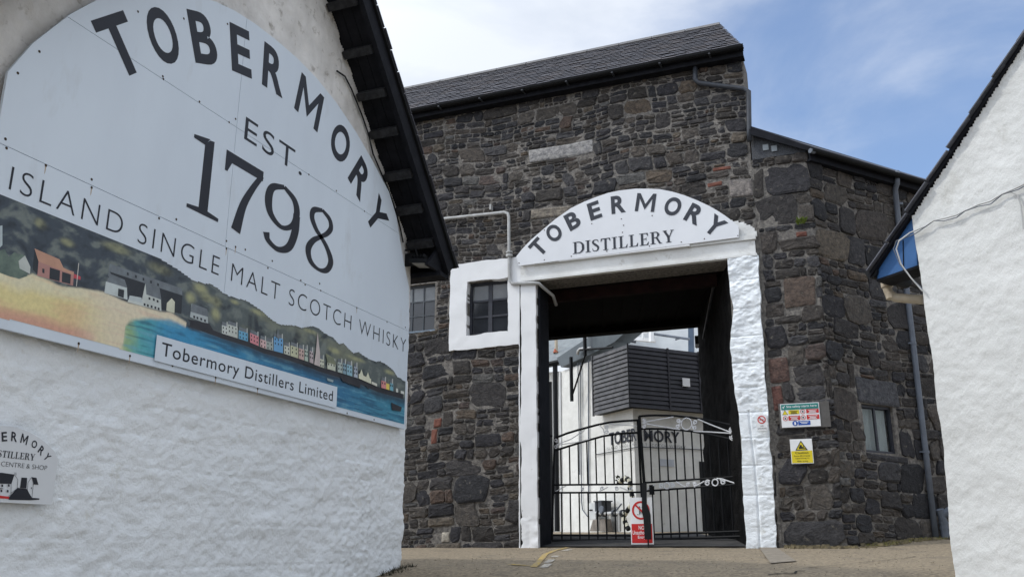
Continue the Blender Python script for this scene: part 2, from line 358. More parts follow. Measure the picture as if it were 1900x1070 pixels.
def rect(pl, u0, z0, u1, z1, d): return [pl.p(u0, z0, d), pl.p(u1, z0, d), pl.p(u1, z1, d), pl.p(u0, z1, d)]
def disc(pl, u, z, r, d, n=20): return [pl.p(u + r * math.cos(2 * math.pi * k / n), z + r * math.sin(2 * math.pi * k / n), d) for k in range(n)]
def ring(mb, pl, u, z, r0, r1, d, n=24):
    mb.quads(disc(pl, u, z, r1, d, n), disc(pl, u, z, r0, d, n))

# ================================================================== STRUCTURE: ground
def gz(x, y):
    x = np.asarray(x, float); y = np.asarray(y, float)
    z = np.interp(y, [-60, 0, 9.25, 13.9, 15, 23, 40, 400], [-.3, 0, 1.385, 1.585, 1.70, 1.98, 2.3, 2.3])
    z = z + np.interp(x, [-2, 2, 10], [0, .0, .0])
    return z + .012 * fbm(x * 1.3, y * 1.3, 3, 5) * (np.abs(x) < 30)
M_ROAD = pm('worn_concrete', (.36, .30, .215), (.135, .112, .084), 26, detail=12, bump=.7, bscale=110, rough=.95, dist=.010, spots=(2.1, .54, .72, (.165, .142, .112)), lo=.3, hi=.7, spec=.15)
def ground():
    xs = np.concatenate([np.linspace(-500, -14, 12), np.linspace(-12, 6, 145), np.linspace(8, 500, 12)])
    ys = np.concatenate([np.linspace(-200, 2, 12), np.linspace(3, 8.5, 14), np.linspace(8.6, 15.5, 100), np.linspace(16, 40, 22), np.linspace(50, 900, 10)])
    X, Y = np.meshgrid(xs, ys); Z = gz(X, Y)
    near = (np.abs(X + 3) < 9) & (Y > 8) & (Y < 16)
    Z = Z + near * (.006 * fbm(X * 7, Y * 7, 3, 31))
    mb = MB(); mb.v = np.stack([X, Y, Z], -1).reshape(-1, 3).tolist(); nx = len(xs)
    for j in range(len(ys) - 1):
        for i in range(nx - 1):
            a = j * nx + i; mb.f.append((a, a + 1, a + nx + 1, a + nx))
    o = mb.build('ground', M_ROAD, None, True); o['kind'] = 'structure'
    return o
ground()
def gpatch(px, name, m, dz=.004, kind='structure'):
    """thin painted patch on the ground; px are (x, y) ground points"""
    mb = MB(); mb.poly([(x, y, float(gz(x, y)) + .02 + dz) for x, y in px]); o = mb.build(name, m, None); o['kind'] = kind; return o
def ghit(px, py, y0=12.5):
    y = y0
    r = FW + RX * ((px - 950) / FPX) + UP * ((535 - py) / FPX)
    t0 = 5.0
    for k in range(600):
        t = t0 + k * .02; p = EYE + r * t
        if p.z < float(gz(p.x, p.y)): return p
    return EYE + r * 12
# ================================================================== rubble stone packing
def rubble(u0, u1, v0, v1, voids, seed, lift=(.30, .60), pbig=.35, thin=1.0, joint=.014):
    rnd = random.Random(seed); out = []
    v = v0
    def emit(a, b, c, d):
        a = max(a, u0); b = min(b, u1)
        if b - a < .05 or d - c < .035: return
        for (x0, x1, z0, z1) in voids:
            if a < x1 and b > x0 and c < z1 and d > z0:
                opts = [(x0 - a, (a, x0, c, d)), (b - x1, (x1, b, c, d)), (z0 - c, (a, b, c, z0)), (d - z1, (a, b, z1, d))]
                areas = [((o[1][1] - o[1][0]) * (o[1][3] - o[1][2]) if o[0] > 0 else -1, o[1]) for o in opts]
                ar, bx = max(areas, key=lambda q: q[0])
                if ar < .004: return
                a, b, c, d = bx
        out.append((a, b, c, d))
    while v < v1 - .04:
        h = min(rnd.uniform(*lift) * (thin(v) if callable(thin) else thin), v1 - v)
        if v1 - v - h < .15: h = v1 - v
        u = u0 - rnd.uniform(0, .3)
        while u < u1:
            if rnd.random() < pbig:
                wd = h * rnd.uniform(.75, 1.7); 
                if rnd.random() < .5:
                    s = h * rnd.uniform(.70, .86); flip = rnd.random() < .5
                    emit(u, u + wd, v + (0 if not flip else h - s), v + (s if not flip else h))
                    x = u
                    while x < u + wd - .04:
                        ww = min(rnd.uniform(.12, .34), u + wd - x)
                        if u + wd - x - ww < .08: ww = u + wd - x
                        emit(x, x + ww, v + (s if not flip else 0), v + (h if not flip else h - s)); x += ww
                else: emit(u, u + wd, v, v + h)
            else:
                wd = rnd.uniform(.24, .75); k = rnd.choice([2, 2, 3, 3, 4]) if h > .3 else rnd.choice([1, 2, 2, 3])
                cuts = sorted([0] + [(i + rnd.uniform(-.3, .3)) / k for i in range(1, k)] + [1])
                for i in range(k):
                    z0 = v + h * cuts[i]; z1 = v + h * cuts[i + 1]; x = u; hh = z1 - z0
                    while x < u + wd - .04:
                        ww = min(hh * rnd.uniform(1.0, 3.4), u + wd - x)
                        if u + wd - x - ww < .09: ww = u + wd - x
                        emit(x, x + ww, z0, z1); x += ww
            u += wd
        v += h
    return out
BASALT = [(.030, .030, .035), (.042, .040, .041), (.056, .050, .046), (.066, .058, .051), (.036, .033, .031), (.048, .048, .052), (.074, .067, .060), (.025, .026, .030)]
ODD = [(.085, .062, .050), (.092, .074, .057), (.092, .092, .090), (.105, .090, .072), (.070, .055, .050)]
def stone_mesh(mb, pl, box, seed, col, warp, proud=(.012, .055), joint=.009, flatish=False):
    rnd = random.Random(seed); a, b, c, d = box
    g = joint * rnd.uniform(.6, 1.3); a += g; b -= g; c += g * .8; d -= g * .8
    wd, hh = b - a, d - c
    if wd < .02 or hh < .02: return
    cx, cz = (a + b) / 2, (c + d) / 2; mn = min(wd, hh); j = mn * .11
    n = 12; base = []; ch = mn * (.06 if flatish else rnd.uniform(.10, .26)); j = mn * (.02 if flatish else .085)
    sk_ = 0 if flatish else rnd.uniform(-.10, .10) * mn
    for (sx, sz, dx, dz) in ((1, -1, 0, 1), (1, 0, 0, 0), (1, 1, 0, -1), (1, 1, -1, 0), (0, 1, 0, 0), (-1, 1, 1, 0), (-1, 1, 0, -1), (-1, 0, 0, 0), (-1, -1, 0, 1), (-1, -1, 1, 0), (0, -1, 0, 0), (1, -1, -1, 0)):
        k_ = rnd.uniform(.5, 1.5) * ch
        bul = rnd.uniform(-.2, .5) * j if (sx == 0 or sz == 0) else 0
        base.append((cx + sx * (wd / 2 + bul) + dx * k_ + sk_ * sz + rnd.uniform(-j, j) * .7 + (rnd.uniform(-.2, .2) * wd if sx == 0 else 0), cz + sz * (hh / 2 + bul) + dz * k_ + rnd.uniform(-j, j) * .7))
    D = rnd.uniform(*proud) * (1.0 if mn > .12 else .6); tu, tv = rnd.uniform(-.08, .08), rnd.uniform(-.09, .09)
    if flatish: tu *= .3; tv *= .3
    bev = min(.022, mn * .16)
    s1x = 1 - 2 * bev / wd; s1z = 1 - 2 * bev / hh; i = len(mb.v); rings = []
    for (sx, sz, dd, jj) in ((1, 1, -.03, 0), (1 - (1 - s1x) * .25, 1 - (1 - s1z) * .25, D * .66, .004), (s1x * .93, s1z * .90, D, .003 if flatish else .010)):
        for (x, z) in base:
            X = cx + (x - cx) * sx; Z = cz + (z - cz) * sz
            q = dd + ((X - cx) * tu + (Z - cz) * tv if dd > 0 else 0) + rnd.uniform(-jj, jj)
            X, Z = warp(X, Z); mb.v.append(tuple(pl.p(X, Z, q)))
    X, Z = warp(cx + rnd.uniform(-.2, .2) * wd, cz + rnd.uniform(-.2, .2) * hh); mb.v.append(tuple(pl.p(X, Z, D + rnd.uniform(-.004, .014))))
    rev = pl.u.cross(ZZ).dot(pl.n) < 0
    for r_ in range(2):
        for k in range(n):
            q = (i + r_ * n + k, i + r_ * n + (k + 1) % n, i + (r_ + 1) * n + (k + 1) % n, i + (r_ + 1) * n + k); mb.f.append(q if not rev else q[::-1])
    for k in range(n):
        q = (i + 2 * n + k, i + 2 * n + (k + 1) % n, i + 3 * n); mb.f.append(q if not rev else q[::-1])
    cc = rnd.uniform(.85, 1.15)
    mb.c += [tuple(x * cc for x in col)] * (3 * n + 1)
def lay_stones(parent, pl, boxes, seed, warp, special=(), limit=300, vis=None, odd=.10, tone=1.0, proud=(.012, .055), joint=.009):
    rnd = random.Random(seed); L_ = []
    for k, bx in enumerate(boxes):
        cu, cv = (bx[0] + bx[1]) / 2, (bx[2] + bx[3]) / 2
        t = tone(cu, cv) if callable(tone) else tone
        col = rnd.choice(ODD) if rnd.random() < odd else rnd.choice(BASALT)
        L_.append((bx, tuple(x * t for x in col), seed * 7919 + k, None, None))
    for bx, col, nm, lb, m in special: L_.append((bx, col, seed * 31 + len(L_), nm, (lb, m)))
    def key(q):
        bx = q[0]; cu, cv = (bx[0] + bx[1]) / 2, (bx[2] + bx[3]) / 2
        ok = vis is None or vis(cu, cv)
        return (q[3] is not None, ok, (bx[1] - bx[0]) * (bx[3] - bx[2]))
    L_.sort(key=key, reverse=True); rest = MB()
    for i, (bx, col, sd_, nm, ex) in enumerate(L_):
        if i < limit:
            mb = MB(); stone_mesh(mb, pl, bx, sd_, col, warp, proud if nm is None else (.026, .034), joint if nm is None else .004, nm is not None)
            if mb.v: mb.build(nm or 'stone', (ex[1] if ex else None) or M_STONE, parent, False, label=ex[0] if ex else None)
        else: stone_mesh(rest, pl, bx, sd_, col, warp, proud, joint)
    if rest.v: rest.build('small_stones', M_STONE, parent, False, kind='stuff')

# ================================================================== MAIN STONE BUILDING
XL, XR = -8.9, -1.30                      # facade ends
ZE = 9.62                                 # wall head
OP = (-5.08, -1.79, 1.0, 6.05)            # gateway opening
SW = (-6.40, -5.60, 5.20, 6.18)           # small window in the painted surround
GW = (-8.05, -7.05, 5.36, 6.25)           # gridded window at the left
main = thing('stone_range', 'tall dark rubble stone building with slate roof and a white framed gateway through it', 'building', (-3.4, 14, 1.6))
def warpf(x, z): return (x + .02 * math.sin(z * 3.1 + x * .7), z + .045 * math.sin(x * 1.25 + z * .6) + .02 * math.sin(x * 3.7 + 1.3))
voids = [OP, (GW[0] - .02, GW[1] + .02, GW[2] - .02, GW[3] + .02), (SW[0] - .02, SW[1] + .02, SW[2] - .02, SW[3] + .02), (-6.62, -5.5, 5.05, 6.4), (-5.32, -5.0, 1.0, 6.2), (-1.9, -1.36, 1.0, 6.1), (-5.2, -1.5, 6.0, 6.6)]
stv = [FAC.uv(983, 303), FAC.uv(1102, 262)]
special = [((stv[0][0], stv[1][0], stv[0][1] + .02, stv[1][1] + .05), (.30, .30, .30), 'pale_stone', 'long pale grey granite block', None),
           ((FAC.uv(1352, 366)[0], FAC.uv(1397, 366)[0], FAC.uv(1370, 372)[1], FAC.uv(1370, 338)[1]), (.20, .185, .175), 'pale_stone', 'square pale block beside the upright joint', None),
           ((-1.93, -1.62, FAC.uv(1350, 320)[1], FAC.uv(1350, 313)[1]), (1, 1, 1), 'brick', 'red brick in the rubble wall', M_BRICK),
           ((-2.05, -1.80, FAC.uv(1335, 350)[1], FAC.uv(1335, 342)[1]), (1, 1, 1), 'brick', 'red brick in the rubble wall', M_BRICK),
           ((-7.05, -6.93, FAC.uv(808, 822)[1], FAC.uv(808, 795)[1]), (1, 1, 1), 'brick', 'red brick in the rubble wall', M_BRICK),
           ((-7.02, -6.86, FAC.uv(815, 793)[1], FAC.uv(815, 776)[1]), (1, 1, 1), 'brick', 'red brick in the rubble wall', M_BRICK),
           ((FAC.uv(985, 392)[0], FAC.uv(1060, 392)[0], FAC.uv(1010, 402)[1], FAC.uv(1010, 384)[1]), (.20, .18, .15), 'pale_stone', 'flat pale slab beside the arched sign', None),
           ((FAC.uv(818, 1000)[0], FAC.uv(833, 1000)[0], FAC.uv(825, 1003)[1], FAC.uv(825, 984)[1]), (.36, .34, .29), 'pale_stone', 'small whitish stone near the ground', None)]
bx = rubble(XL, XR - .02, 1.35, ZE, voids + [(s[0][0] - .005, s[0][1] + .005, s[0][2] - .005, s[0][3] + .005) for s in special], 11, lift=(.22, .44), pbig=.22, thin=lambda v: 1.1 if v < 5.0 else .80)
lay_stones(main, FAC, bx, 3, warpf, special, limit=292, vis=lambda u, v: u > -7.7 + (v - 5) * .02, odd=.12, tone=lambda u, v: .88 if v < 6.0 else 1.02, proud=(.010, .045))
def in_open(u, v, gap=0):
    k = np.zeros(u.shape, bool)
    for (a, b, c, d) in (OP, SW, GW): k |= (u > a) & (u < b) & (v > c) & (v < d)
    return k
us = np.unique(np.concatenate([arange(XL, XR, .045), [OP[0], OP[1], SW[0], SW[1], GW[0], GW[1]]]))
vs = np.unique(np.concatenate([arange(1.0, ZE, .045), [OP[3], SW[2], SW[3], GW[2], GW[3]]]))
relief('mortar_wall', FAC, us, vs, lambda u, v: ~in_open(u, v), lambda u, v: .016 * fbm(u * 5, v * 9, 4, 3) + .003, .55, M_MORTAR, main)
# skewed returns, back wall, passage
SK = Vector((-.306, 1, 0)); DEP = 4.1
def sk(x, dy, z): return Vector((x - .306 * dy, 14 + dy, z))
PLW = Plane(sk(OP[0], .0, 0), SK, (1, .306, 0)); PRW = Plane(sk(OP[1], .0, 0), SK, (-1, -.306, 0))
dl = SK.length
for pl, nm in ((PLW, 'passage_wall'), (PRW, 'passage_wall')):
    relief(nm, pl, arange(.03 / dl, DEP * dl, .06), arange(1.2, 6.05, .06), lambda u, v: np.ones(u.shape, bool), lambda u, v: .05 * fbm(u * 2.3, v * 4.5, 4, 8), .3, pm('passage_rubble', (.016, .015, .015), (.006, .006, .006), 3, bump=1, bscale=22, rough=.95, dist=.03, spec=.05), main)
M_GABLEST = pm('gable_rubble', (.080, .073, .066), (.030, .029, .029), 9, detail=9, bump=1, bscale=22, rough=.9, dist=.04)
mb = MB(); mb.prism([sk(XR - .3, .5, 6.9), sk(XR - .3, .5, ZE), sk(XR - .3, 3.9, ZE), sk(XR - .3, 3.9, 6.9)], (.28, 0, 0))     # gable end wall above the annex
mb.prism([sk(XR - .3, .5, ZE), sk(XR - .3, 2.2, 11.1), sk(XR - .3, 3.9, ZE)], (.28, 0, 0))
mb.box(sk(XL, DEP - .5, 6.2), (XR - XL, 0, 0), SK * .4, (0, 0, 3.4)); mb.build('rear_wall', M_GABLEST, main)
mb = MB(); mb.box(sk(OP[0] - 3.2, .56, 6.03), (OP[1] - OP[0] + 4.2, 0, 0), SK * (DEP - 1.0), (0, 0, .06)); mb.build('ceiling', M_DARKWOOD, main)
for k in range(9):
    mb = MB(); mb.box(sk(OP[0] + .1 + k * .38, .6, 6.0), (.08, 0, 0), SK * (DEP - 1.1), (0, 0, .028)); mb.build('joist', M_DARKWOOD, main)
rl = [Plane((0, 14 + DEP - .5, 0), (1, 0, 0), (0, -1, 0)).uv(*q)[1] for q in ((1015, 630), (1305, 601))]; zrl = sum(rl) / 2
for k, (z0, hgt, dy) in enumerate(((zrl, .14, 0), (zrl + .145, .12, .03), (zrl + .27, .68, .06))):
    mb = MB(); mb.box(sk(OP[0] - 1.2, DEP - .62 + dy, z0), (OP[1] - OP[0] + 1.5, 0, 0), SK * .3, (0, 0, hgt)); mb.build('rear_beam', M_DARKWOOD, main)
mb = MB(); mb.box(sk(OP[0] + .1, .58, 5.83), (OP[1] - OP[0] - .2, 0, 0), (0, .12, 0), (0, 0, .20)); mb.build('inner_beam', pm('red_oxide_timber', (.020, .010, .009), (.010, .006, .006), 5, rough=.9, spec=.05), main)
mb = MB(); mb.tube([PRW.hit(1330, 500, .05), PRW.hit(1318, 560, .05), PRW.hit(1305, 628, .08)], .025); mb.build('wall_cable', M_IRON, main)
mb = MB()
for px in (1097, 1172, 1248):
    a = Plane((0, 15.1, 0), (1, 0, 0), (0, -1, 0)).hit(px, 530 - (px - 1097) * .07)
    mb.tube([a, a + Vector((.0, .9, -.02))], .018, 6)
mb.build('ceiling_conduit', M_GREYPIPE, main)
# roof: slates laid in courses on a boarded slope, both sides
RB, RZ = 1.66, 11.40
EOV = .22; roofz0 = 9.70
rA = Vector((0, -EOV, roofz0)); 
slope_v = Vector((-.306 * (RB + EOV), RB + EOV, RZ - roofz0)); slen = slope_v.length; sdir = slope_v / slen
base0 = Vector((XR + .04, 14 - EOV, roofz0)) + Vector((.306 * EOV, 0, 0)) * .0
nrm = Vector((-1, 0, 0)).cross(sdir).normalized(); nrm = nrm if nrm.z > 0 else -nrm
LX = XR - XL + .5
mb = MB(); mb.box(base0 - nrm * .07, (-LX, 0, 0), sdir * slen, nrm * .05)
b2 = base0 + slope_v * 2 - Vector((0, 0, 2 * (RZ - roofz0))); s2 = Vector((.306 * (RB + EOV), -(RB + EOV), RZ - roofz0)).normalized()
n2_ = Vector((-1, 0, 0)).cross(s2); n2_ = (n2_ if n2_.z > 0 else -n2_).normalized()
mb.box(b2 - n2_ * .05, (-LX, 0, 0), s2 * slen, n2_ * .06)
mb.build('roof', M_TAR, main)
sl = MB(); rnd = random.Random(5); rows = 19; ch = slen / rows
for r_ in range(rows):
    x = -.02 * rnd.random() - (.1 if r_ % 2 else 0); xend = LX
    while x < xend:
        wd = rnd.uniform(.17, .27); hgt = ch * 1.35
        if r_ == rows - 1: hgt = ch
        o = base0 + Vector((-max(x, -.01), 0, 0)) + sdir * (r_ * ch - rnd.uniform(0, .012)) + nrm * rnd.uniform(.014, .024)
        tilt = nrm * -.016 * (hgt / ch)
        a0 = o; a1 = o + Vector((-wd + .006, 0, 0)); b0 = o + sdir * hgt + tilt; b1 = a1 + sdir * hgt + tilt
        i = len(sl.v); th = nrm * -.010
        sl.v += [tuple(p) for p in (a0, a1, b1, b0, a0 + th, a1 + th)]
        sl.f += [(i, i + 3, i + 2, i + 1), (i, i + 1, i + 5, i + 4), (i, i + 4, i + 3), (i + 1, i + 2, i + 5)]
        c = rnd.choice([(.060, .060, .070), (.075, .072, .080), (.052, .052, .060), (.082, .074, .076), (.066, .066, .076)]); sl.c += [c] * 6
        x += wd
sl.build('slates', M_SLATE, main, kind='stuff')
rp = base0 + slope_v
for k in range(12):
    mb = MB(); o = rp + Vector((-k * .67, 0, .0)); ln = .655
    pr = [Vector((0, -.13, -.075)), Vector((0, -.03, .03)), Vector((0, .03, .03)), Vector((0, .13, -.075)), Vector((0, .11, -.10)), Vector((0, 0, .0)), Vector((0, -.11, -.10))]
    mb.prism([o + p for p in pr], (-ln, 0, 0)); mb.build('ridge_tile', pm('ridge_clay', (.16, .155, .155), (.10, .10, .105), 6, bump=.3, rough=.8), main)
# gutter, fascia
mb = MB(); gp = []
for k in range(7):
    t = math.pi * k / 6; gp.append(Vector((0, -.065 * math.cos(t), -.065 * math.sin(t))))
inner = [p * .86 for p in gp][::-1]
mb.prism([Vector((XR + .05, 14 - EOV - .05, roofz0 + .005)) + p for p in gp + inner], (-LX, 0, 0)); gut = mb.build('gutter', M_BLACK, main)
mb = MB()
for k in range(9): mb.box(Vector((XR - .5 - k * .85, 14 - EOV - .125, roofz0 - .075)), (-.03, 0, 0), (0, .20, 0), (0, 0, .02))
mb.build('gutter_bracket', M_IRON, main)
mb = MB(); mb.box(Vector((XR + .03, 14 - EOV + .03, roofz0 - .14)), (-LX, 0, 0), (0, .03, 0), (0, 0, .12)); mb.box(Vector((XR + .03, 14 - EOV + .062, roofz0 - .14)), (-LX, 0, 0), (0, EOV - .05, 0), (0, 0, .03)); mb.build('fascia', M_TAR, main)
mb = MB()      # swan-neck rainwater pipe at the top right corner
P = [FAC.hit(1290, 122, .10), FAC.hit(1290, 148, .09), FAC.hit(1296, 154, .09), FAC.hit(1380, 165, .09), FAC.hit(1389, 170, .09), FAC.hit(1390, 240, .09), FAC.hit(1391, 262, .09)]
mb.tube(P, .042, 10); mb.build('downpipe', M_IRON, main, smooth=True)

# painted gateway surround
relief('painted_pillar', FAC, arange(-5.40, -5.078, .02), arange(1.3, 6.4, .02), lambda u, v: (v > 1.4), lambda u, v: .010 * fbm(u * 3, v * 3, 3, 4) + np.where(v < 2.1, .02 * fbm(u * 9, v * 9, 3, 6), 0) + .055, .14, M_WHITE_SM, main, jit=.02)
def swpred(u, v): return ~((u > SW[0]) & (u < SW[1]) & (v > SW[2]) & (v < SW[3]))
us = np.unique(np.concatenate([arange(-6.73, -5.40, .025), [SW[0], SW[1]]])); vs = np.unique(np.concatenate([arange(4.945, 6.535, .025), [SW[2], SW[3]]]))
relief('window_surround', FAC, us, vs, swpred, lambda u, v: .008 * fbm(u * 3, v * 3, 3, 14) + .053, .13, M_WHITE_SM, main, jit=.025)
def rp_disp(u, v):
    inner = np.clip(((-1.60) - u) / .03, -1, 1)          # an upright joint about a third in
    g = -.025 * np.exp(-((u + 1.615 + .02 * np.sin(v * 2)) / .013) ** 2) * (v < 3.6)
    beds = -.02 * np.exp(-((np.mod(v + .06 * np.sin(v * 1.7), .42) - .2) / .012) ** 2)
    return .085 +   .032 * fbm(u * 4, v * 6, 4, 21) * np.where(v > 3.7, 1.3, .55) + .011 * fbm(u * 14, v * 22, 3, 23) * np.where((v > 3.7) | (u > -1.58), 1.3, .35) + g + beds * (.6 + vnoise(u * 3, v * 3, 2))
def rp_map(t, v):
    left = -1.795 + .02 * np.sin(v * 2.3) + .06 * fbm(v * 2.2, v * 0 + .5, 3, 9) + .10 * np.clip(v - 4.6, 0, .5) - .05 * np.clip(v - 5.3, 0, .6) * 2
    right = -1.375 + .03 * fbm(v * 5, v * 0 + .2, 3, 12) + np.interp(v, [1.5, 6], [.0, .06])
    return left + (right - left) * t
relief('painted_pillar', FAC, np.linspace(0, 1, 42), arange(1.5, 6.06, .012), lambda u, v: np.ones(u.shape, bool), rp_disp, .2, M_WHITE, main, label='rough white painted stone pillar at the right of the gateway', umap=rp_map)
mb = MB()      # painted steel lintel beam: web, top flange strip, bearing end
mb.box(FAC.p(-5.36, 6.055, .06), (4.02, 0, 0), (0, .2, 0), (0, 0, .27)); mb.box(FAC.p(-5.36, 6.055, .10), (4.04, 0, 0), (0, .035, 0), (0, 0, .035))
mb.box(FAC.p(-5.30, 6.33, .095), (3.98, 0, 0), (0, .2, 0), (0, 0, .075))
mb.build('lintel_beam', M_WHITE_OLD, main)
mb = MB(); mb.box(FAC.p(-4.62, 6.335, .125), (2.25, 0, 0), (0, .026, 0), (0, 0, .05)); mb.build('cover_strip', M_WHITE_SM, main)
relief('arch_infill', FAC, arange(-2.0, -1.30, .03), arange(6.38, 6.80, .03), lambda u, v: v < 6.40 + .34 * np.sqrt(np.clip(1 - ((u + 2.0) / .70) ** 2, 0, 1)), lambda u, v: .06 + .01 * fbm(u * 6, v * 6, 3, 2), .12, M_WHITE_OLD, main)
mb = MB(); mb.box(FAC.p(-5.06, 1.5, -.02), (.03, 0, 0), (0, .45, 0), (0, 0, 4.5)); mb.build('jamb_board', M_TAR, main)
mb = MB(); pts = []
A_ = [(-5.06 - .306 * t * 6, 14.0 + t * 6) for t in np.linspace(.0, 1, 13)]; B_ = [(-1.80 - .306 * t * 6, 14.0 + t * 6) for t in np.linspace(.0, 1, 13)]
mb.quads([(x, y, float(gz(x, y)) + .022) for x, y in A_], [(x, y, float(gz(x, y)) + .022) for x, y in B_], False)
o = mb.build('passage_floor_shade', pm('shade_dark_floor', (.060, .058, .056), (.032, .032, .033), 4, bump=.8, bscale=60, rough=.9), None); o['kind'] = 'structure'  # sheet coloured dark to paint in the shade under the building
# windows
def window(parent, pl, box, cols, rows_, rec, fr=.055, bar=.03, mf=M_FRAME, centre=None, topglass=None):
    a, b, c, d = box; m = MB()
    m.box(pl.p(a, c, -rec), pl.u * (b - a), pl.n * -.06, ZZ * fr); m.box(pl.p(a, d - fr, -rec), pl.u * (b - a), pl.n * -.06, ZZ * fr)
    m.box(pl.p(a, c + fr, -rec), pl.u * fr, pl.n * -.06, ZZ * (d - c - 2 * fr)); m.box(pl.p(b - fr, c + fr, -rec), pl.u * fr, pl.n * -.06, ZZ * (d - c - 2 * fr))
    wn = m.build('window', mf, parent)
    ia, ib, ic, id_ = a + fr, b - fr, c + fr, d - fr; xs = [ia + (ib - ia) * k / cols for k in range(cols + 1)]; zs = [ic + (id_ - ic) * k / rows_ for k in range(rows_ + 1)]
    m = MB()
    for k in range(1, cols):
        bw = centre if (centre and k == cols // 2) else bar
        m.box(pl.p(xs[k] - bw / 2, ic, -rec - .012), pl.u * bw, pl.n * -.03, ZZ * (id_ - ic))
    for k in range(1, rows_): m.box(pl.p(ia, zs[k] - bar / 2, -rec - .014), pl.u * (ib - ia), pl.n * -.025, ZZ * bar)
    m.build('glazing_bar', mf, wn)
    for i in range(cols):
        for j in range(rows_):
            m = MB(); m.box(pl.p(xs[i] + .004, zs[j] + .004, -rec - .03), pl.u * (xs[i + 1] - xs[i] - .008), pl.n * -.006, ZZ * (zs[j + 1] - zs[j] - .008))
            m.build('pane', topglass if (topglass and j == rows_ - 1) else M_GLASS, wn)
    return wn
window(main, FAC, SW, 2, 3, .09, .05, .035, centre=.075, topglass=pm('painted_reflection_glass', (.20, .21, .22), (.13, .14, .15), 1.5, rough=.15))  # top panes coloured paler to paint in a reflection
window(main, FAC, GW, 4, 3, .06, .035, .022, mf=pm('pale_window_bar', (.075, .085, .10), (.05, .06, .07), 6, rough=.5), topglass=pm('dusty_glass', (.25, .27, .28), (.14, .15, .16), 1.2, rough=.2))
mb = MB(); mb.box(FAC.p(GW[0], GW[2] - .02, .02), (GW[1] - GW[0] + .02, 0, 0), (0, .1, 0), (0, 0, .03)); mb.build('window_sill', pm('blue_grey_sill', (.20, .26, .33), (.15, .19, .24), 5), main)
mb = MB()       # dark rooms behind both windows
for (a, b, c, d) in (SW, GW): mb.box(FAC.p(a - .02, c - .02, -.52), (b - a + .04, 0, 0), (0, .02, 0), (0, 0, d - c + .04))
mb.build('dark_interior', M_TAR, main)
# white conduit across the wall
mb = MB(); mb.tube([FAC.hit(*q, .09) for q in ((740, 416), (808, 407.5), (935, 394), (942, 396), (944, 402), (944.5, 470), (945.5, 520), (950, 526), (990, 524.5), (1000, 526))] + [FAC.hit(1010, 535, -.05), FAC.hit(1026, 548, -.3), FAC.hit(1032, 566, -.5)], .030, 8)
o = single(mb, 'conduit_pipe', M_LGREY, 'thin off white pipe running along the rubble and down beside the small window', 'pipe', smooth=True)
mb = MB(); a = FAC.hit(945, 474, .09); mb.tube([a - ZZ * .02, a + ZZ * .02], .062, 10); a = FAC.hit(945, 468, .09); mb.tube([a - ZZ * .01, a + ZZ * .01], .062, 10)
a = FAC.hit(912, 392, .03); mb.box(a, (.03, 0, 0), (0, -.1, 0), (0, 0, .1)); mb.build('pipe_collar', M_LGREY, o)

# ================================================================== ARCHED GATEWAY SIGN
gs = thing('gateway_sign', 'white arched sign reading TOBERMORY DISTILLERY fixed above the gateway', 'sign', FAC.p(-3.48, 6.36, .1))
arch = [(958, 475.5), (970, 460.5), (985, 445), (1000, 432), (1030, 406.7), (1059.6, 386), (1083, 374.5), (1107.5, 365), (1128, 358), (1149, 353.5), (1179, 350), (1202, 350), (1224, 351), (1247, 355.5), (1269, 362), (1292, 371), (1314, 381), (1330, 390), (1344, 399), (1370.5, 418.7), (1371, 440), (962.5, 493)]
ap = [FAC.uv(*q, .13) for q in arch]
mb = MB(); mb.prism([FAC.p(u, z, .13) for u, z in ap], (0, .022, 0)); mb.build('board', M_SIGNW, gs)
mb = MB(); rad = 2.08; cu, cz = -3.475, 4.985
for ch, an, wd in (('T', -42.6, .25), ('O', -33.2, .26), ('B', -23.2, .235), ('E', -12.5, .215), ('R', -1.6, .25), ('M', 10.6, .335), ('O', 22.8, .275), ('R', 33.0, .265), ('Y', 43.2, .29)):
    arc_letter(mb, ch, FAC, cu, cz, rad, R(an), wd, .325, .134, .034)
mb.build('lettering', M_INKG, gs)
mb = MB(); zb, zt = 6.432, 6.645; u = -4.365; sc = (4.365 - 2.615)
tot = sum(SERIF[c][0] + .09 for c in 'DISTILLERY') - .09
for c in 'DISTILLERY':
    wd = SERIF[c][0] / tot * sc; put_serif(mb, c, FAC, u, zb, u + wd, zt, .134); u += wd + .09 / tot * sc
mb.build('lettering', M_INKG, gs)
mb = MB()
for q in ((963, 488), (1010, 482), (1060, 475.5), (1126, 466), (1205, 456.5), (1264, 449), (1307, 443), (1369, 437), (1010, 427), (1153, 406), (1157, 418), (1210, 400), (1098, 415), (1155, 431)):
    mb.poly(disc(FAC, *FAC.uv(*q, .133), .011, .1335, 8))
mb.build('screws', M_RUST, gs, kind='stuff')

# ================================================================== STONE ANNEX
ann = thing('stone_annex', 'lower rubble stone building with a canted corner and sloping dark eaves right of the gateway', 'building', (-.45, 14, 1.6))
ZA = 7.72
afr = Plane((0, 14, 0), (1, 0, 0), (0, -1, 0))
def warpa(x, z): return (x + .02 * math.sin(z * 2.4), z + .03 * math.sin(x * 2.0 + z * .5))
sp = [((-1.28, -.98, 4.02, 4.40), (.098, .062, .053), 'red_stone', 'reddish sandstone block', None), ((-.98, -.5, 5.15, 5.62), (.092, .070, .058), 'red_stone', 'brownish red block with pale flecks', None), ((-.72, -.55, 6.27, 6.36), (1, 1, 1), 'brick', 'small red brick', M_BRICK), ((-1.28, -1.12, 3.60, 3.98), (.125, .06, .05), 'red_stone', 'upright red stone beside the pillar', None)]
bx = rubble(XR + .02, -.40, 1.62, ZA, [q[0] for q in sp], 23, lift=(.28, .54), pbig=.42, thin=1.0)
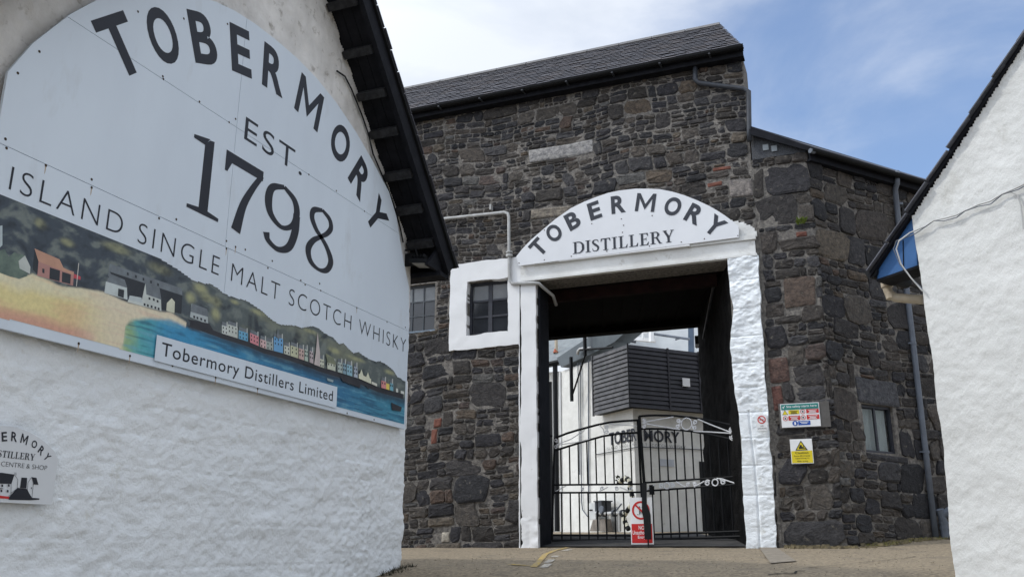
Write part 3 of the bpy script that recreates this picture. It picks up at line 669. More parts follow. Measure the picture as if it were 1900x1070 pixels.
lay_stones(ann, afr, bx, 5, warpa, sp, limit=110, odd=.10, tone=.95, proud=(.012, .05), joint=.008)
relief('mortar_wall', afr, arange(XR + .003, -.45, .05), arange(1.0, ZA, .05), lambda u, v: np.ones(u.shape, bool), lambda u, v: .012 * fbm(u * 5, v * 9, 4, 33), .5, M_MORTAR, ann)
wpt = [ANN.uv(1608, 838), ANN.uv(1656, 757)]
WB = (wpt[0][0], wpt[1][0], wpt[0][1], wpt[1][1] + .02)
LA = 7.0
wl = (WB[0] - .08, WB[1] + .16, WB[3] + .02, WB[3] + .42)
sp2 = [(wl, (.075, .078, .088), 'window_lintel', 'large dark blue grey lintel stone over the little window', None), ((WB[0] - .03, WB[1] + .2, WB[2] - .11, WB[2] - .01), (.05, .05, .055), 'window_sill', 'thin dark sill stone', None)]
vd = [(WB[0] - .01, WB[1] + .06, WB[2], WB[3])] + [s[0] for s in sp2]
bx2 = rubble(.02, LA, 1.60, ZA, vd, 29, lift=(.28, .58), pbig=.46, thin=1.0)
lay_stones(ann, ANN, bx2, 9, warpa, sp2, limit=165, odd=.08, tone=.95, proud=(.012, .055), vis=lambda u, v: u < 2.6, joint=.008)
us = np.unique(np.concatenate([arange(0, LA, .06), [WB[0], WB[1]]])); vs = np.unique(np.concatenate([arange(1.0, ZA, .06), [WB[2], WB[3]]]))
relief('mortar_wall', ANN, us, vs, lambda u, v: ~((u > WB[0]) & (u < WB[1]) & (v > WB[2]) & (v < WB[3])), lambda u, v: .012 * fbm(u * 5, v * 9, 4, 36), .45, M_MORTAR, ann)
wn = window(ann, ANN, WB, 2, 1, .05, .04, .04)
mb = MB(); rnd = random.Random(3); nf = 16
pts = [ANN.p(WB[0] + .05 + (WB[1] - WB[0] - .1) * k / nf, WB[2] + .05, -.13 - (.012 if k % 2 else 0)) for k in range(nf + 1)]
mb.quads(pts, [p + ZZ * (WB[3] - WB[2] - .1) for p in pts], False); mb.build('blind', M_BLIND, ann)
for o in list(wn.children):
    if o.name.startswith('pane'): bpy.data.objects.remove(o)
mb = MB(); mb.box(ANN.p(WB[0] - .03, WB[2] - .03, -.46), ANN.u * (WB[1] - WB[0] + .06), ANN.n * -.02, ZZ * (WB[3] - WB[2] + .06)); mb.build('dark_interior', M_TAR, ann)
clear = bpy.data.materials.new('clear_glass'); clear.use_nodes = True; b_ = clear.node_tree.nodes['Principled BSDF']; b_.inputs['Transmission Weight'].default_value = 1; b_.inputs['Roughness'].default_value = .02; b_.inputs['IOR'].default_value = 1.1
for k in range(2):
    hw = (WB[1] - WB[0] - .1) / 2; mb = MB(); mb.box(ANN.p(WB[0] + .054 + hw * k, WB[2] + .054, -.075), ANN.u * (hw - .008), ANN.n * -.006, ZZ * (WB[3] - WB[2] - .108)); mb.build('pane', clear, wn)
# annex roof: falls from the tall building to the canted eaves
e0 = FAC.hit(1500, 279, .12); e1 = ANN.hit(1719, 333.5, .18); rd = (e1 - e0); rd.z = 0; rdn = rd.normalized()
v0 = FAC.hit(1388, 240, .12)
e2 = e0 + rdn * 7.2; e2.z = e0.z
mb = MB(); back = Vector((-1.9, 6.6, 10.2)); 
mb.prism([e0, v0, Vector((v0.x - .1, 21.0, v0.z + .9)), e2], (0, 0, .075)); mb.build('roof', M_TAR, ann)
sl2 = MB()
for k in range(34):
    a = e0.lerp(e2, k / 34) + ZZ * .077; b = e0.lerp(e2, (k + .97) / 34) + ZZ * .077; up_ = (v0 - e0).normalized() * .3
    sl2.prism([a, b, b + up_, a + up_], (0, 0, .012)); sl2.c += [(.06, .06, .07)] * 8
sl2.build('slates', M_SLATE, ann, kind='stuff')
mb = MB(); mb.prism([FAC.p(XR + .02, ZA, .02), FAC.p(-.42, ZA, .02), FAC.p(XR + .02, v0.z, .02)], (0, .05, 0)); mb.build('mesh_panel', pm('dark_mesh', (.07, .075, .085), (.02, .022, .028), 60, detail=2, bump=1, bscale=90, rough=.6), ann)
mb = MB(); mb.prism([FAC.p(XR + .02, v0.z - .10, .13), FAC.p(-.36, ZA - .05, .13), FAC.p(-.36, ZA + .04, .13), FAC.p(XR + .02, v0.z - .0, .13)], (0, .03, 0)); mb.build('verge_board', M_TAR, ann)
for q in ((1421, 275), (1437, 277)):
    mb = MB(); mb.prism(rect(FAC, FAC.uv(*q)[0] - .045, FAC.uv(*q)[1] - .05, FAC.uv(*q)[0] + .045, FAC.uv(*q)[1] + .05, .04), (0, .02, 0)); mb.build('vent_flap', pm('grey_flap', (.25, .28, .30), None, 4), ann)
mb = MB(); ad = (e2 - e0).normalized(); an_ = Vector((ad.y, -ad.x, 0))
mb.prism([e0 + an_ * (.05 + .06 * math.cos(math.pi + math.pi * k / 6)) * 1.0 + ZZ * (-.0 - .06 * math.sin(math.pi * k / 6)) for k in range(7)], ad * 7.0); mb.build('gutter', M_BLACK, ann)
mb = MB(); mb.box(e0 - an_ * .02 - ZZ * .15 + ad * .05, ad * 6.9, -an_ * .03, ZZ * .14); mb.box(e0 - an_ * .05 - ZZ * .15 + ad * .05, ad * 6.9, -an_ * .24, ZZ * .03); mb.build('fascia', M_TAR, ann)
mb = MB(); mb.tube([e0 + an_ * .05 - ZZ * .03 - ad * .02, e0 + an_ * .05 - ZZ * .03 + ad * .07], .04, 10); mb.build('gutter_stop_end', M_GREYPIPE, ann)
mb = MB(); mb.tube([ANN.hit(1664, 318, .16), ANN.hit(1664.5, 340, .16), ANN.hit(1661, 352, .08), ANN.hit(1667, 410, .07), ANN.hit(1690, 600, .07), ANN.hit(1713, 800, .07), ANN.hit(1737, 1003, .07)], .047, 10)
dp = mb.build('downpipe', M_GREYPIPE, ann, smooth=True)
mb = MB()
for q in ((1669.5, 379), (1694, 637), (1718, 838)):
    a = ANN.hit(*q, .07); mb.tube([a - ZZ * .02, a + ZZ * .02], .055, 10); mb.box(a - ANN.u * .09 - ZZ * .012, ANN.u * .18, ANN.n * -.07, ZZ * .024)
mb.build('pipe_clip', M_GREYPIPE, dp)
# ================================================================== WHITEWASHED BUILDING AT THE LEFT (gable towards the lane)
lb = thing('whitewashed_gable_building', 'white painted rubble building carrying the big arched painted sign on its gable', 'building', (-5, 6.43, 1.1))
GY, GZ0 = 6.43, 8.12                          # gable apex
def verge(u): return GZ0 - np.where(np.asarray(u) > GY, 1.075, .97) * np.abs(u - GY)
def groove(u, v, z, a, b, w=.008, dp=.006): return -dp * np.exp(-((v - z - .012 * vnoise(u * 1.5, u * 0 + z, 3)) / w) ** 2) * ((u > a) & (u < b))
def ldisp(u, v):
    stones = np.maximum(0, fbm(u * 2.1 + .4 * vnoise(u * 3, v * 3, 4), v * 3.3, 2, 41) + .12) * .045
    d = .010 * fbm(u * 1.1, v * 1.4, 3, 40) + .55 * stones + .015 * fbm(u * 7, v * 12, 4, 42) + .011 * fbm(u * 24, v * 38, 3, 43)
    for (z, a, b) in ((1.66, 3.9, 5.6), (1.92, 4.4, 6.3), (2.17, 4.6, 6.9), (2.40, 4.3, 7.2), (2.62, 5.2, 7.6), (2.50, 3.6, 5.0), (2.81, 4.5, 6.2), (1.45, 5.1, 8.1), (1.78, 6.3, 8.5), (2.05, 7.7, 8.5), (2.28, 7.8, 8.5), (1.55, 7.6, 8.5), (1.30, 7.6, 8.6)): d = d + groove(u, v, z, a, b)
    blocks = (u > 8.0) & (u < 8.52) & (v < 2.45); d = d + blocks * (.012 + .014 * fbm(u * 30, v * 34, 2, 51))
    return d * np.where(v > 3.2, .75, 1.0)
def lpred(u, v): return v < verge(u) - .02
def lmap(u, v): return u - np.clip((u - 8.6) / .66, 0, 1) * (.012 + .03 * fbm(v * 3.5, v * 0 + 1.3, 4, 72))
relief('gable_wall', LEF, np.concatenate([arange(1.5, 3.3, .08), arange(3.34, 9.26, .018)]), np.concatenate([arange(.2, 3.1, .016), arange(3.14, 4.3, .05)]), lpred, ldisp, .25, M_WHITE, lb, umap=lmap)
relief('upper_gable', LEF, np.concatenate([arange(1.5, 3.3, .08), arange(3.34, 9.26, .022)]), arange(4.3, 8.1, .022), lpred, lambda u, v: .010 * fbm(u * 1.3, v * 1.3, 3, 44) + .012 * fbm(u * 9, v * 9, 4, 45) + .01 * fbm(u * 26, v * 26, 2, 46), .25, M_GABLE, lb, umap=lmap)
pl_s = Plane((0, 9.235, 0), (1, 0, 0), (0, 1, 0))
mb = MB(); mb.prism([(-9, 9.0, .3), (-5.25, 9.0, .3), (-5.25, 9.0, 5.0), (-9, 9.0, 5.0)], (0, .22, 0)); mb.prism([(-9, 1.5, .1), (-5.25, 1.5, .1), (-5.25, 1.5, 2.8), (-9, 1.5, 2.8)], (0, .22, 0)); mb.build('side_wall', M_WHITE, lb)
OUT = .43; th = .11
for sgn, nm in ((1, 'roof'), (-1, 'roof')):
    ex = 3.03 if sgn > 0 else 5.0; sl_f = 1.075 if sgn > 0 else .97
    a = Vector((-5 + OUT, GY, GZ0 + .02)); b = Vector((-5 + OUT, GY + sgn * ex, GZ0 + .02 - sl_f * ex))
    mb = MB(); mb.prism([a, b, b + ZZ * th * 1.45, a + ZZ * th * 1.45], (-5, 0, 0)); rf = mb.build(nm, M_TAR, lb)
    d = (b - a).normalized(); nn = Vector((0, -d.z * sgn, d.y * sgn)); nn = nn if nn.z > 0 else -nn
    mb = MB(); mb.box(a + nn * -.09 + Vector((.018, 0, 0)), d * (b - a).length, (-.06, 0, 0), nn * .21); mb.build('barge_board', M_TAR, rf)
    mb = MB(); mb.box(a + nn * .10 + Vector((.05, 0, 0)), d * ((b - a).length + .03), (-.10, 0, 0), nn * .035); mb.build('verge_flashing', M_BLACK, rf)
    mb = MB(); rnd = random.Random(8); k = 0; ln = (b - a).length
    while k < ln:
        mb.box(a + nn * .136 + d * k + Vector((.055 + rnd.uniform(0, .015), 0, 0)), d * .24, (-.3, 0, 0), nn * .014); mb.c += [(.05, .05, .06)] * 8; k += .25
    mb.build('verge_slates', M_SLATE, rf, kind='stuff')
    n_b = 7 if sgn > 0 else 3
    for q in range(n_b):
        y = [7.20, 7.56, 7.89, 8.20, 8.56, 8.86, 9.17][q] if sgn > 0 else GY - .8 - q * 1.0
        z = float(verge(np.array(y))) + .02
        mb = MB(); mb.box(Vector((-5.0 + .02, y, z)) - d * .045 - nn * .12, d * .09, (OUT - .08, 0, 0), nn * .115); mb.build('outlooker', pm('weathered_black_timber', (.035, .037, .042), (.012, .013, .016), 12, bump=.6, bscale=40, rough=.85), lb)
    for q in range(3):
        mb = MB(); mb.box(a - nn * .02 + d * .05 + Vector((-.06 - q * .125, 0, 0)), d * ((b - a).length - .1), (-.118, 0, 0), nn * .018); mb.build('soffit_board', M_TAR, lb)
ez = GZ0 - 1.075 * 3.03
mb = MB(); mb.box((-5 + OUT - .02, 9.24, ez - .10), (-4, 0, 0), (0, .22, 0), (0, 0, .05)); mb.box((-5 + OUT - .02, 9.44, ez - .10), (-4, 0, 0), (0, .03, 0), (0, 0, .18)); mb.build('eave_soffit', M_TAR, lb)
mb = MB(); mb.prism([(-5 + OUT - .05, 8.95, ez - .05), (-5 + OUT - .05, 9.46, ez - .05), (-5 + OUT - .05, 9.46, ez + .06), (-5 + OUT - .05, 9.22, ez + .24)], (-.04, 0, 0)); mb.build('eave_end_board', M_TAR, lb)
mb = MB()
for q in range(14):
    t0 = R(180) * q / 13; mb
mb.tube([(-5 + OUT - .05, 9.53, ez + .03), (-9, 9.53, ez + .03)], .06, 8); mb.build('gutter', M_BLACK, lb)
mb = MB(); mb.tube([Vector(LEF.hit(*q, .03)) for q in ((625, 132), (640, 142), (652, 165), (662, 190), (672, 215), (684, 250), (692, 285), (706, 318), (718, 345), (730, 378), (742, 420), (748, 450))], .010, 6)
single(mb, 'cable', M_BLACK, 'thin black cable drooping down the white gable beside the roof edge', 'cable')

# ------------------------------------------------------------------ the big sign
bs = thing('arched_wall_sign', 'huge arched pale board reading TOBERMORY EST. 1798 with a painted harbour picture', 'sign', LEF.p(6.43, 2.92, .05))
DS = .085
KS = .983       # the board stands proud of the wall
outl = [(3.632, 2.925), (9.235, 2.925), (9.25, 4.10), (9.222, 4.64), (9.04, 4.965), (8.84, 5.43), (8.64, 5.67), (8.24, 5.90), (7.86, 6.09), (7.43, 6.25), (7.03, 6.345), (6.66, 6.385), (6.32, 6.39), (6.0, 6.375), (5.70, 6.335), (5.447, 6.27), (5.05, 6.12), (4.62, 5.85), (4.246, 5.545), (4.02, 5.27), (3.77, 4.89), (3.63, 4.60)]
outl = [(u * KS, 1.6 + (z - 1.6) * KS) for u, z in outl]; SZ = 1.6 + 2.5 * KS
def panel(y0, y1, z0, z1):
    p = outl
    for ax, val, less in ((0, y1, True), (0, y0, False), (1, z1, True), (1, z0, False)): p = clip(p, ax, val, less)
    mb = MB(); mb.prism([LEF.p(u, z, DS) for u, z in p], (-.022, 0, 0)); return mb.build('sign_panel', M_SIGNL, bs)
g = .0022
for (a, b, c, d) in ((3, 5.815 - g, 2.8, SZ - g), (5.815 + g, 9.4, 2.8, SZ - g), (3, 5.775 - g, SZ + g, 5.175 - g), (5.775 + g, 9.4, SZ + g, 5.175 - g), (3, 5.775 - g, 5.175 + g, 6.6), (5.775 + g, 9.4, 5.175 + g, 6.6)): panel(a, b, c, d)
mb = MB(); inn = [(6.32 + (u - 6.32) * .985, 4.5 + (z - 4.5) * .985) for u, z in outl]
mb.prism([LEF.p(u, z, DS - .0225) for u, z in inn], (-.045, 0, 0)); mb.build('backing_frame', pm('grey_batten', (.22, .22, .22), None, 5), bs)
dL = DS + .0015
mb = MB()
for ch, an, wd in (('T', -43.4, .375), ('O', -32.9, .335), ('B', -22.6, .315), ('E', -12.2, .285), ('R', -2.2, .325), ('M', 10.4, .43), ('O', 23.4, .345), ('R', 33.6, .335), ('Y', 43.6, .37)):
    arc_letter(mb, ch, LEF, 6.43 * KS, 1.6 + 1.63 * KS, 2.60 * KS, R(an), wd * KS, .455 * KS, dL, .028)
mb.build('lettering', M_INK, bs)
mb = MB(); put_text(mb, 'EST.', LEF, 5.885, 5.112, 6.775, 5.336, dL, -.004, 1.18); mb.build('lettering', M_INK, bs)
mb = MB()
for ch, a, b in (('1', 5.27, 5.60), ('7', 5.675, 6.195), ('9', 6.235, 6.805), ('8', 6.915, 7.425)): put_serif(mb, ch, LEF, a, 4.238, b, 4.918, dL)
mb.build('lettering', M_INK, bs)
mb = MB(); put_text(mb, 'ISLAND SINGLE MALT SCOTCH WHISKY', LEF, 3.708, 3.786, 9.03, 3.945, dL, -.016, 1.22); mb.build('lettering', M_INK, bs)
# the painted picture: flat colour areas of the mural, each a hair in front of the last
pic = thing('x', 'x', 'x', (0, 0, 0)); bpy.data.objects.remove(pic)
ORG.pop(pic, None) if False else None
P_SKYDARK = pm('mural_dark_hill', (.085, .108, .135), (.034, .045, .060), 5.0, detail=9, rough=.5, stretch=(1, 1, 1.6), spots=(4.5, .54, .74, (.17, .19, .16)))
P_HILL = pm('mural_olive_hill', (.115, .14, .14), (.045, .06, .068), 7, detail=9, rough=.5, spots=(6, .54, .72, (.24, .25, .16)))
P_SAND = pm('mural_sand', (.74, .62, .27), (.66, .57, .36), 5, detail=9, rough=.5, stretch=(1, 1, 3), spots=(3.4, .57, .74, (.66, .47, .31)))
P_PALE = pm('mural_pale_sand', (.74, .70, .54), (.68, .62, .44), 6, rough=.5, stretch=(1, 1, 3))
P_ORANGE = pm('mural_orange', (.62, .28, .18), (.64, .42, .24), 6, rough=.5, stretch=(1, 1, 3))
P_GREEN = pm('mural_green_water', (.18, .44, .40), (.32, .46, .28), 5, rough=.5)
P_WATER = pm('mural_water', (.05, .29, .50), (.03, .16, .31), 6, detail=8, rough=.5, stretch=(1, 1, 4), spots=(8, .58, .74, (.16, .36, .46)))
P_QUAY = pm('mural_quay', (.020, .022, .030), (.035, .036, .044), 6, rough=.5)
P_ROOF = pm('mural_slate', (.20, .235, .26), (.13, .15, .17), 10, rough=.5)
P_DARK = pm('mural_dark', (.022, .027, .035), (.03, .036, .045), 8, rough=.5)
P_BUSH = pm('mural_bush', (.09, .13, .115), (.16, .22, .18), 12, rough=.5)
P_OL = pm('mural_olive', (.30, .31, .19), (.15, .18, .13), 12, rough=.5)
def hcol(c):
    c = tuple(min(.85, x * 1.4) for x in c)
    return pm('mural_house_%02d%02d%02d' % tuple(int(x * 99) for x in c), c, tuple(x * .8 for x in c), 6, rough=.5)
mural = MB(); zc = [dL]
def mp_(pts): return [LEF.uv(x, y, DS) for x, y in pts]
def area(name, m, pts, parent=None, clipped=True):
    zc[0] += .00005
    q = mp_(pts)
    if clipped:
        for ax, val, less in ((0, 9.05, True), (0, 3.575, False)): q = clip(q, ax, val, less)
    if len(q) < 3: return None
    mb = MB(); mb.poly([LEF.p(u, z, zc[0]) for u, z in q]); return mb.build(name, m, parent)
ridge = [(-40, 342), (0, 358.6), (175, 429.6), (262, 464), (300, 481), (330, 499), (358, 519), (380, 525), (389, 525), (404, 533.5), (414, 543), (425, 548), (446, 554), (456, 556), (470, 565), (485, 575), (504, 592), (519, 601), (530, 602), (542, 602), (560, 607), (578, 604), (591, 608), (603, 618), (618, 625), (629, 637.6), (637, 635), (645, 644), (655.5, 654), (665, 652), (674, 658.5), (686, 666), (697, 670), (705, 669), (717, 675.5), (730, 686), (738, 699), (743, 700), (749, 706)]
shore = [(345, 597), (380, 606), (410, 618), (461, 634), (489, 646), (523.6, 655), (553.5, 665), (574, 672), (592.7, 680), (623, 689), (651.6, 698), (665, 702), (699, 717), (748, 731)]
def npx(u, z):
    """photograph columns and rows of points on the board, used only to lay the picture's colours out on it"""
    P = np.stack([np.full_like(u, LEF.o.x + DS), u, z], -1) - np.array(EYE)
    f = P @ np.array(FW); return 950 + FPX * (P @ np.array(RX)) / f, 535 - FPX * (P @ np.array(UP)) / f
gu = arange(3.575, 9.05, .0085); gv = arange(2.93, 3.86, .0085); GU, GV_ = np.meshgrid(gu, gv); QX, QY = npx(GU, GV_)
def curve(pts, x): return np.interp(x, [p[0] for p in pts], [p[1] for p in pts])
def sstep(a, b, x): t = np.clip((x - a) / (b - a), 0, 1); return t * t * (3 - 2 * t)
def mixc(c, d, m): return c + (np.array(d) - c) * m[..., None]
rt = curve(ridge, QX); low = curve([(-40, 581), (0, 590), (67, 605.6), (177, 635), (224, 648), (284, 665), (622, 755), (748, 787)], QX)
br_ = fbm(GU * 9, GV_ * 16 + 2 * vnoise(GU * 5, GV_ * 5, 3), 5, 81); br2 = fbm(GU * 3, GV_ * 7, 4, 84); st = fbm(GU * 4, GV_ * 60, 3, 85)
H = np.zeros(QX.shape + (3,)) + np.array((.052, .070, .092)); H = mixc(H, (.105, .130, .128), sstep(250, 520, QX)); H = mixc(H, (.17, .20, .19), sstep(.05, .45, br_)); H = mixc(H, (.028, .038, .050), sstep(.05, .5, -br_ + .3 * br2)); H = mixc(H, (.22, .24, .18), .7 * sstep(.12, .5, br2) * sstep(200, 330, QX))
for (x, y, a_, b_) in ((215, 460, 24, 8), (296, 498, 20, 9), (372, 535, 13, 9), (384, 552, 11, 8), (353, 552, 9, 10), (402, 560, 9, 9), (400, 583, 8, 12), (480, 580, 14, 5), (435, 560, 8, 4), (660, 665, 16, 4), (575, 614, 12, 4), (722, 690, 9, 4), (125, 450, 12, 7), (75, 415, 10, 9), (620, 650, 12, 5)):
    H = mixc(H, (.36, .37, .21), .85 * np.exp(-(((QX - x) / a_) ** 2 + ((QY - y - .35 * (QX - x)) / b_) ** 2) ** 1.5) * np.clip(1 + 1.2 * br_, 0, 1.2))
H = mixc(H, (.022, .028, .036), sstep(6, 0, QY - rt) * .5)
btop = curve([(-40, 492), (0, 505), (20, 512), (35, 517), (60, 508), (115, 532), (150, 534), (190, 541), (235, 560), (295, 577), (317, 580), (345, 597), (346, 900)], QX)
tb = np.clip((QY - btop) / np.maximum(low - btop, 8), 0, 1)
B = np.zeros_like(H) + np.array((.76, .71, .50)); B = mixc(B, (.77, .67, .33), sstep(.08, .40, tb + .15 * br2)); B = mixc(B, (.74, .52, .30), .7 * sstep(0, .5, br2 + .3 * st)); B = mixc(B, (.66, .37, .27), sstep(.66, .92, tb + .06 * br_) * sstep(190, 165, QX)); B = mixc(B, (.76, .68, .52), sstep(120, 215, QX) * .85); B = mixc(B, (.72, .55, .42), .5 * sstep(.1, .4, st) * sstep(140, 220, QX))
wtop = curve([(228, 640), (233, 604), (240, 597), (262, 591), (300, 591), (330, 599), (352, 610), (380, 616)] + [(x, y + 8) for x, y in shore[2:]], QX)
wm = np.minimum(sstep(221, 236, QX + 6 * br_), sstep(-5, 5, QY - wtop + 3 * br_))
Wc = np.zeros_like(H) + np.array((.30, .48, .26)); Wc = mixc(Wc, (.10, .42, .46), sstep(234, 262, QX + 8 * br_)); Wc = mixc(Wc, (.045, .29, .52), sstep(255, 320, QX + 10 * br_)); Wc = mixc(Wc, (.03, .17, .33), sstep(380, 560, QX)); Wc = mixc(Wc, (.05, .25, .38), sstep(620, 720, QX)); Wc = mixc(Wc, (.16, .40, .52), .6 * sstep(.12, .5, st + .4 * br_)); Wc = mixc(Wc, (.015, .07, .15), .6 * sstep(.1, .5, -st + .5 * br2)); Wc = mixc(Wc, (.02, .035, .06), .8 * sstep(20, 3, QY - wtop + 6 * br_) * sstep(340, 420, QX))
CC_ = mixc(H, (0, 0, 0), np.zeros_like(QX)); bm_ = sstep(-2.5, 2.5, QY - btop + 2 * br_); CC_ = CC_ * (1 - bm_[..., None]) + B * bm_[..., None]; CC_ = CC_ * (1 - wm[..., None]) + Wc * wm[..., None]
keep = (QY > rt) & (QY < low); kc = keep[1:, 1:] & keep[:-1, :-1] & keep[1:, :-1] & keep[:-1, 1:]
mb = MB(); nxu = len(gu); mb.v = np.stack([np.full_like(GU, LEF.o.x + dL + .0002), GU, GV_], -1).reshape(-1, 3).tolist(); mb.c = np.clip(CC_, .01, .85).reshape(-1, 3).tolist()
mb.f = [(j * nxu + i, j * nxu + i + 1, (j + 1) * nxu + i + 1, (j + 1) * nxu + i) for j, i in zip(*[q.tolist() for q in np.nonzero(kc)])]
mural = mb.build('mural', pm('mural_paint', (1.05, 1.05, 1.05), (.9, .9, .9), 30, rough=.5, attr=True), bs); MU = mural; zc[0] = dL + .0004
area('painted_quay', P_QUAY, [(352, 598), (380, 606)] + shore[2:] + [(x, y + 9) for x, y in shore[::-1][:-2]] + [(352, 606)], MU)
# pavilion, bushes, distillery buildings
area('painted_bush', P_BUSH, [(-5, 466), (8, 462), (18, 482), (32, 486), (52, 500), (50, 512), (35, 517), (18, 513), (-5, 504)], MU)
area('painted_house', hcol((.36, .42, .44)), [(-4, 420), (4, 418), (4, 455), (-4, 462)], MU)
area('painted_house', P_BUSH, [(14, 478), (26, 468), (46, 474), (56, 495), (55, 506), (40, 500), (20, 486)], MU)
area('painted_house', hcol((.42, .45, .43)), [(34, 484), (46, 474), (56, 495), (55, 508), (36, 498)], MU)
area('painted_pavilion', hcol((.36, .19, .17)), [(71, 484), (137, 504), (135, 530), (68, 511)], MU)
area('painted_pavilion', hcol((.42, .24, .17)), [(63.5, 461), (110, 481), (117, 496), (137, 507), (136, 510), (71, 485)], MU)
for q in ([(92, 496), (111, 502), (110, 522), (91, 517)], [(115, 504), (131, 509), (130, 527), (114, 523)], [(78, 498), (82, 499), (82, 507), (78, 506)], [(63.5, 461), (71, 485), (69, 509), (60, 500)]): area('painted_opening', P_DARK, q, MU)
area('painted_flag', hcol((.42, .06, .08)), [(137, 508), (149, 513), (149, 519), (136, 516)], MU); area('painted_pole', hcol((.5, .48, .45)), [(145, 488), (146.3, 488), (142, 531), (140.6, 531)], MU)
wc = (.44, .49, .49)
for q, m in (([(203, 489), (296, 521), (337, 535), (338, 549), (200, 512)], P_ROOF), ([(203, 504), (338, 548), (336, 582), (300, 574), (232, 548)], P_DARK), ([(205, 508), (231, 519), (236, 535), (196, 524)], P_ROOF), ([(196, 522), (235, 534), (236, 556), (193, 543)], hcol(wc)), ([(219, 535), (230, 538), (229, 553), (218, 549)], P_DARK),
             ([(238, 555), (262, 560), (270, 522), (274, 545), (298, 552), (299, 577), (236, 560)], hcol((.46, .50, .48))), ([(269, 521), (295, 532), (299, 556), (271, 546)], P_ROOF), ([(240, 548), (262, 552), (264, 562), (238, 556)], hcol((.40, .45, .46))), ([(309, 562), (318, 553), (324, 560), (323, 581), (308, 576)], hcol((.52, .53, .42))),
             ([(355, 563), (384, 574), (386, 602), (352, 588)], hcol((.33, .37, .38))), ([(356, 563), (384, 573), (386, 588), (353, 578)], P_ROOF), ([(348, 592), (388, 600), (395, 612), (356, 602)], P_QUAY)):
    area('painted_house', m, q, MU)
for x, y in ((266, 562), (272, 564), (279, 566), (286, 568), (292, 570), (275, 551), (283, 553), (290, 556), (358, 585), (364, 587), (371, 589), (378, 592)): area('painted_window', P_DARK, [(x, y), (x + 3.4, y + 1), (x + 3.4, y + 5.5), (x, y + 4.5)], MU)
for x, y in ((235, 505), (250, 510), (264, 515), (278, 520), (291, 525)): area('painted_chimney', P_DARK, [(x, y), (x + 3, y + 1), (x + 3, y + 6), (x, y + 5)], MU)
# the row of harbour houses
sx = [p[0] for p in shore]; sy = [p[1] for p in shore]
def sh(x): return float(np.interp(x, sx, sy))
hs = [(411, 422, 16, (.46, .49, .47)), (422, 440, 21, (.42, .45, .42)), (442, 459, 16, (.12, .33, .50)), (463, 479, 18, (.55, .22, .25)), (482, 493, 15, (.52, .36, .36)), (493, 506, 15, (.30, .34, .32)), (507, 524, 27, (.13, .32, .55)), (526, 537, 16, (.46, .48, .42)), (538, 552, 20, (.45, .46, .32)), (553, 563, 20, (.45, .33, .30)), (564, 570, 22, (.36, .44, .38)), (573, 580, 22, (.38, .32, .33)), (592, 600, 15, (.50, .52, .42)), (606, 621, 14, (.46, .49, .40)), (625, 634, 19, (.34, .40, .38)), (635, 641, 20, (.18, .28, .34)), (642, 652, 20, (.22, .38, .46)), (655, 662, 20, (.32, .36, .42)), (664, 687, 9, (.56, .56, .44)), (688, 698, 5, (.52, .52, .46)), (706, 715, 14, (.50, .20, .20)), (715, 721, 11, (.60, .48, .10)), (722, 728, 14, (.14, .34, .42)), (733, 737, 7, (.52, .54, .50)), (742, 748, 5, (.52, .54, .52))]
for (a, b, h, c) in hs:
    area('painted_house', hcol(c), [(a, sh(a) - h), (b, sh(b) - h), (b, sh(b)), (a, sh(a))], MU)
    if h > 12:
        area('painted_roof', P_ROOF, [(a + 1, sh(a) - h - 6), (b - 1, sh(b) - h - 6), (b, sh(b) - h + .5), (a, sh(a) - h + .5)], MU)
        area('painted_chimney', hcol((.42, .44, .42)), [(b - 2.2, sh(b) - h - 9), (b - .4, sh(b) - h - 8.6), (b - .4, sh(b) - h), (b - 2.2, sh(b) - h)], MU)
        for r_ in range(2 if h > 14 else 1):
            nw = max(2, int((b - a) / 5))
            for k in range(nw):
                x = a + (b - a) * (k + .5) / nw - 1; y = sh(x) - h + 3 + r_ * 7.5; area('painted_window', P_DARK, [(x, y), (x + 1.8, y + .5), (x + 1.8, y + 4), (x, y + 3.5)], MU)
for q in ([(511, 626), (514, 608), (517, 629)],): area('painted_roof', P_ROOF, q, MU)
area('painted_spire', hcol((.42, .37, .36)), [(584, 655), (587.5, 616), (592, 655), (592, 680), (581, 676)], MU)
for x in (669, 681): area('painted_gable', hcol((.56, .56, .44)), [(x - 4, sh(x) - 8), (x, sh(x) - 19), (x + 4, sh(x) - 6)], MU)
area('painted_gable', P_OL, [(602, 655), (618, 664), (622, 677), (606, 672)], MU)
for q in ([(724, 746), (744, 755), (742, 763), (726, 760)],): area('painted_boat', P_QUAY, q, MU)
area('painted_boat', hcol((.25, .33, .36)), [(605, 701), (617, 705), (616, 709), (606, 706)], MU)
for x0, x1, h in ((630, 668, 16), (676, 684, 12), (560, 590, 6)): area('painted_reflection', P_QUAY, [(x0, sh(x0) + 7), (x1, sh(x1) + 7), (x1 - 2, sh(x1) + h), (x0 + 4, sh(x0) + h)], MU)
area('name_strip', M_SIGNL, [(289, 621), (624, 717.6), (622.2, 757), (284, 668.5)], bs)
zc[0] += .001
mb = MB(); put_text(mb, 'Tobermory Distillers Limited', LEF, 5.163, 2.962, 7.533, 3.098, zc[0], .004, 1.10); mb.build('lettering', M_INK, bs)
mb = MB()
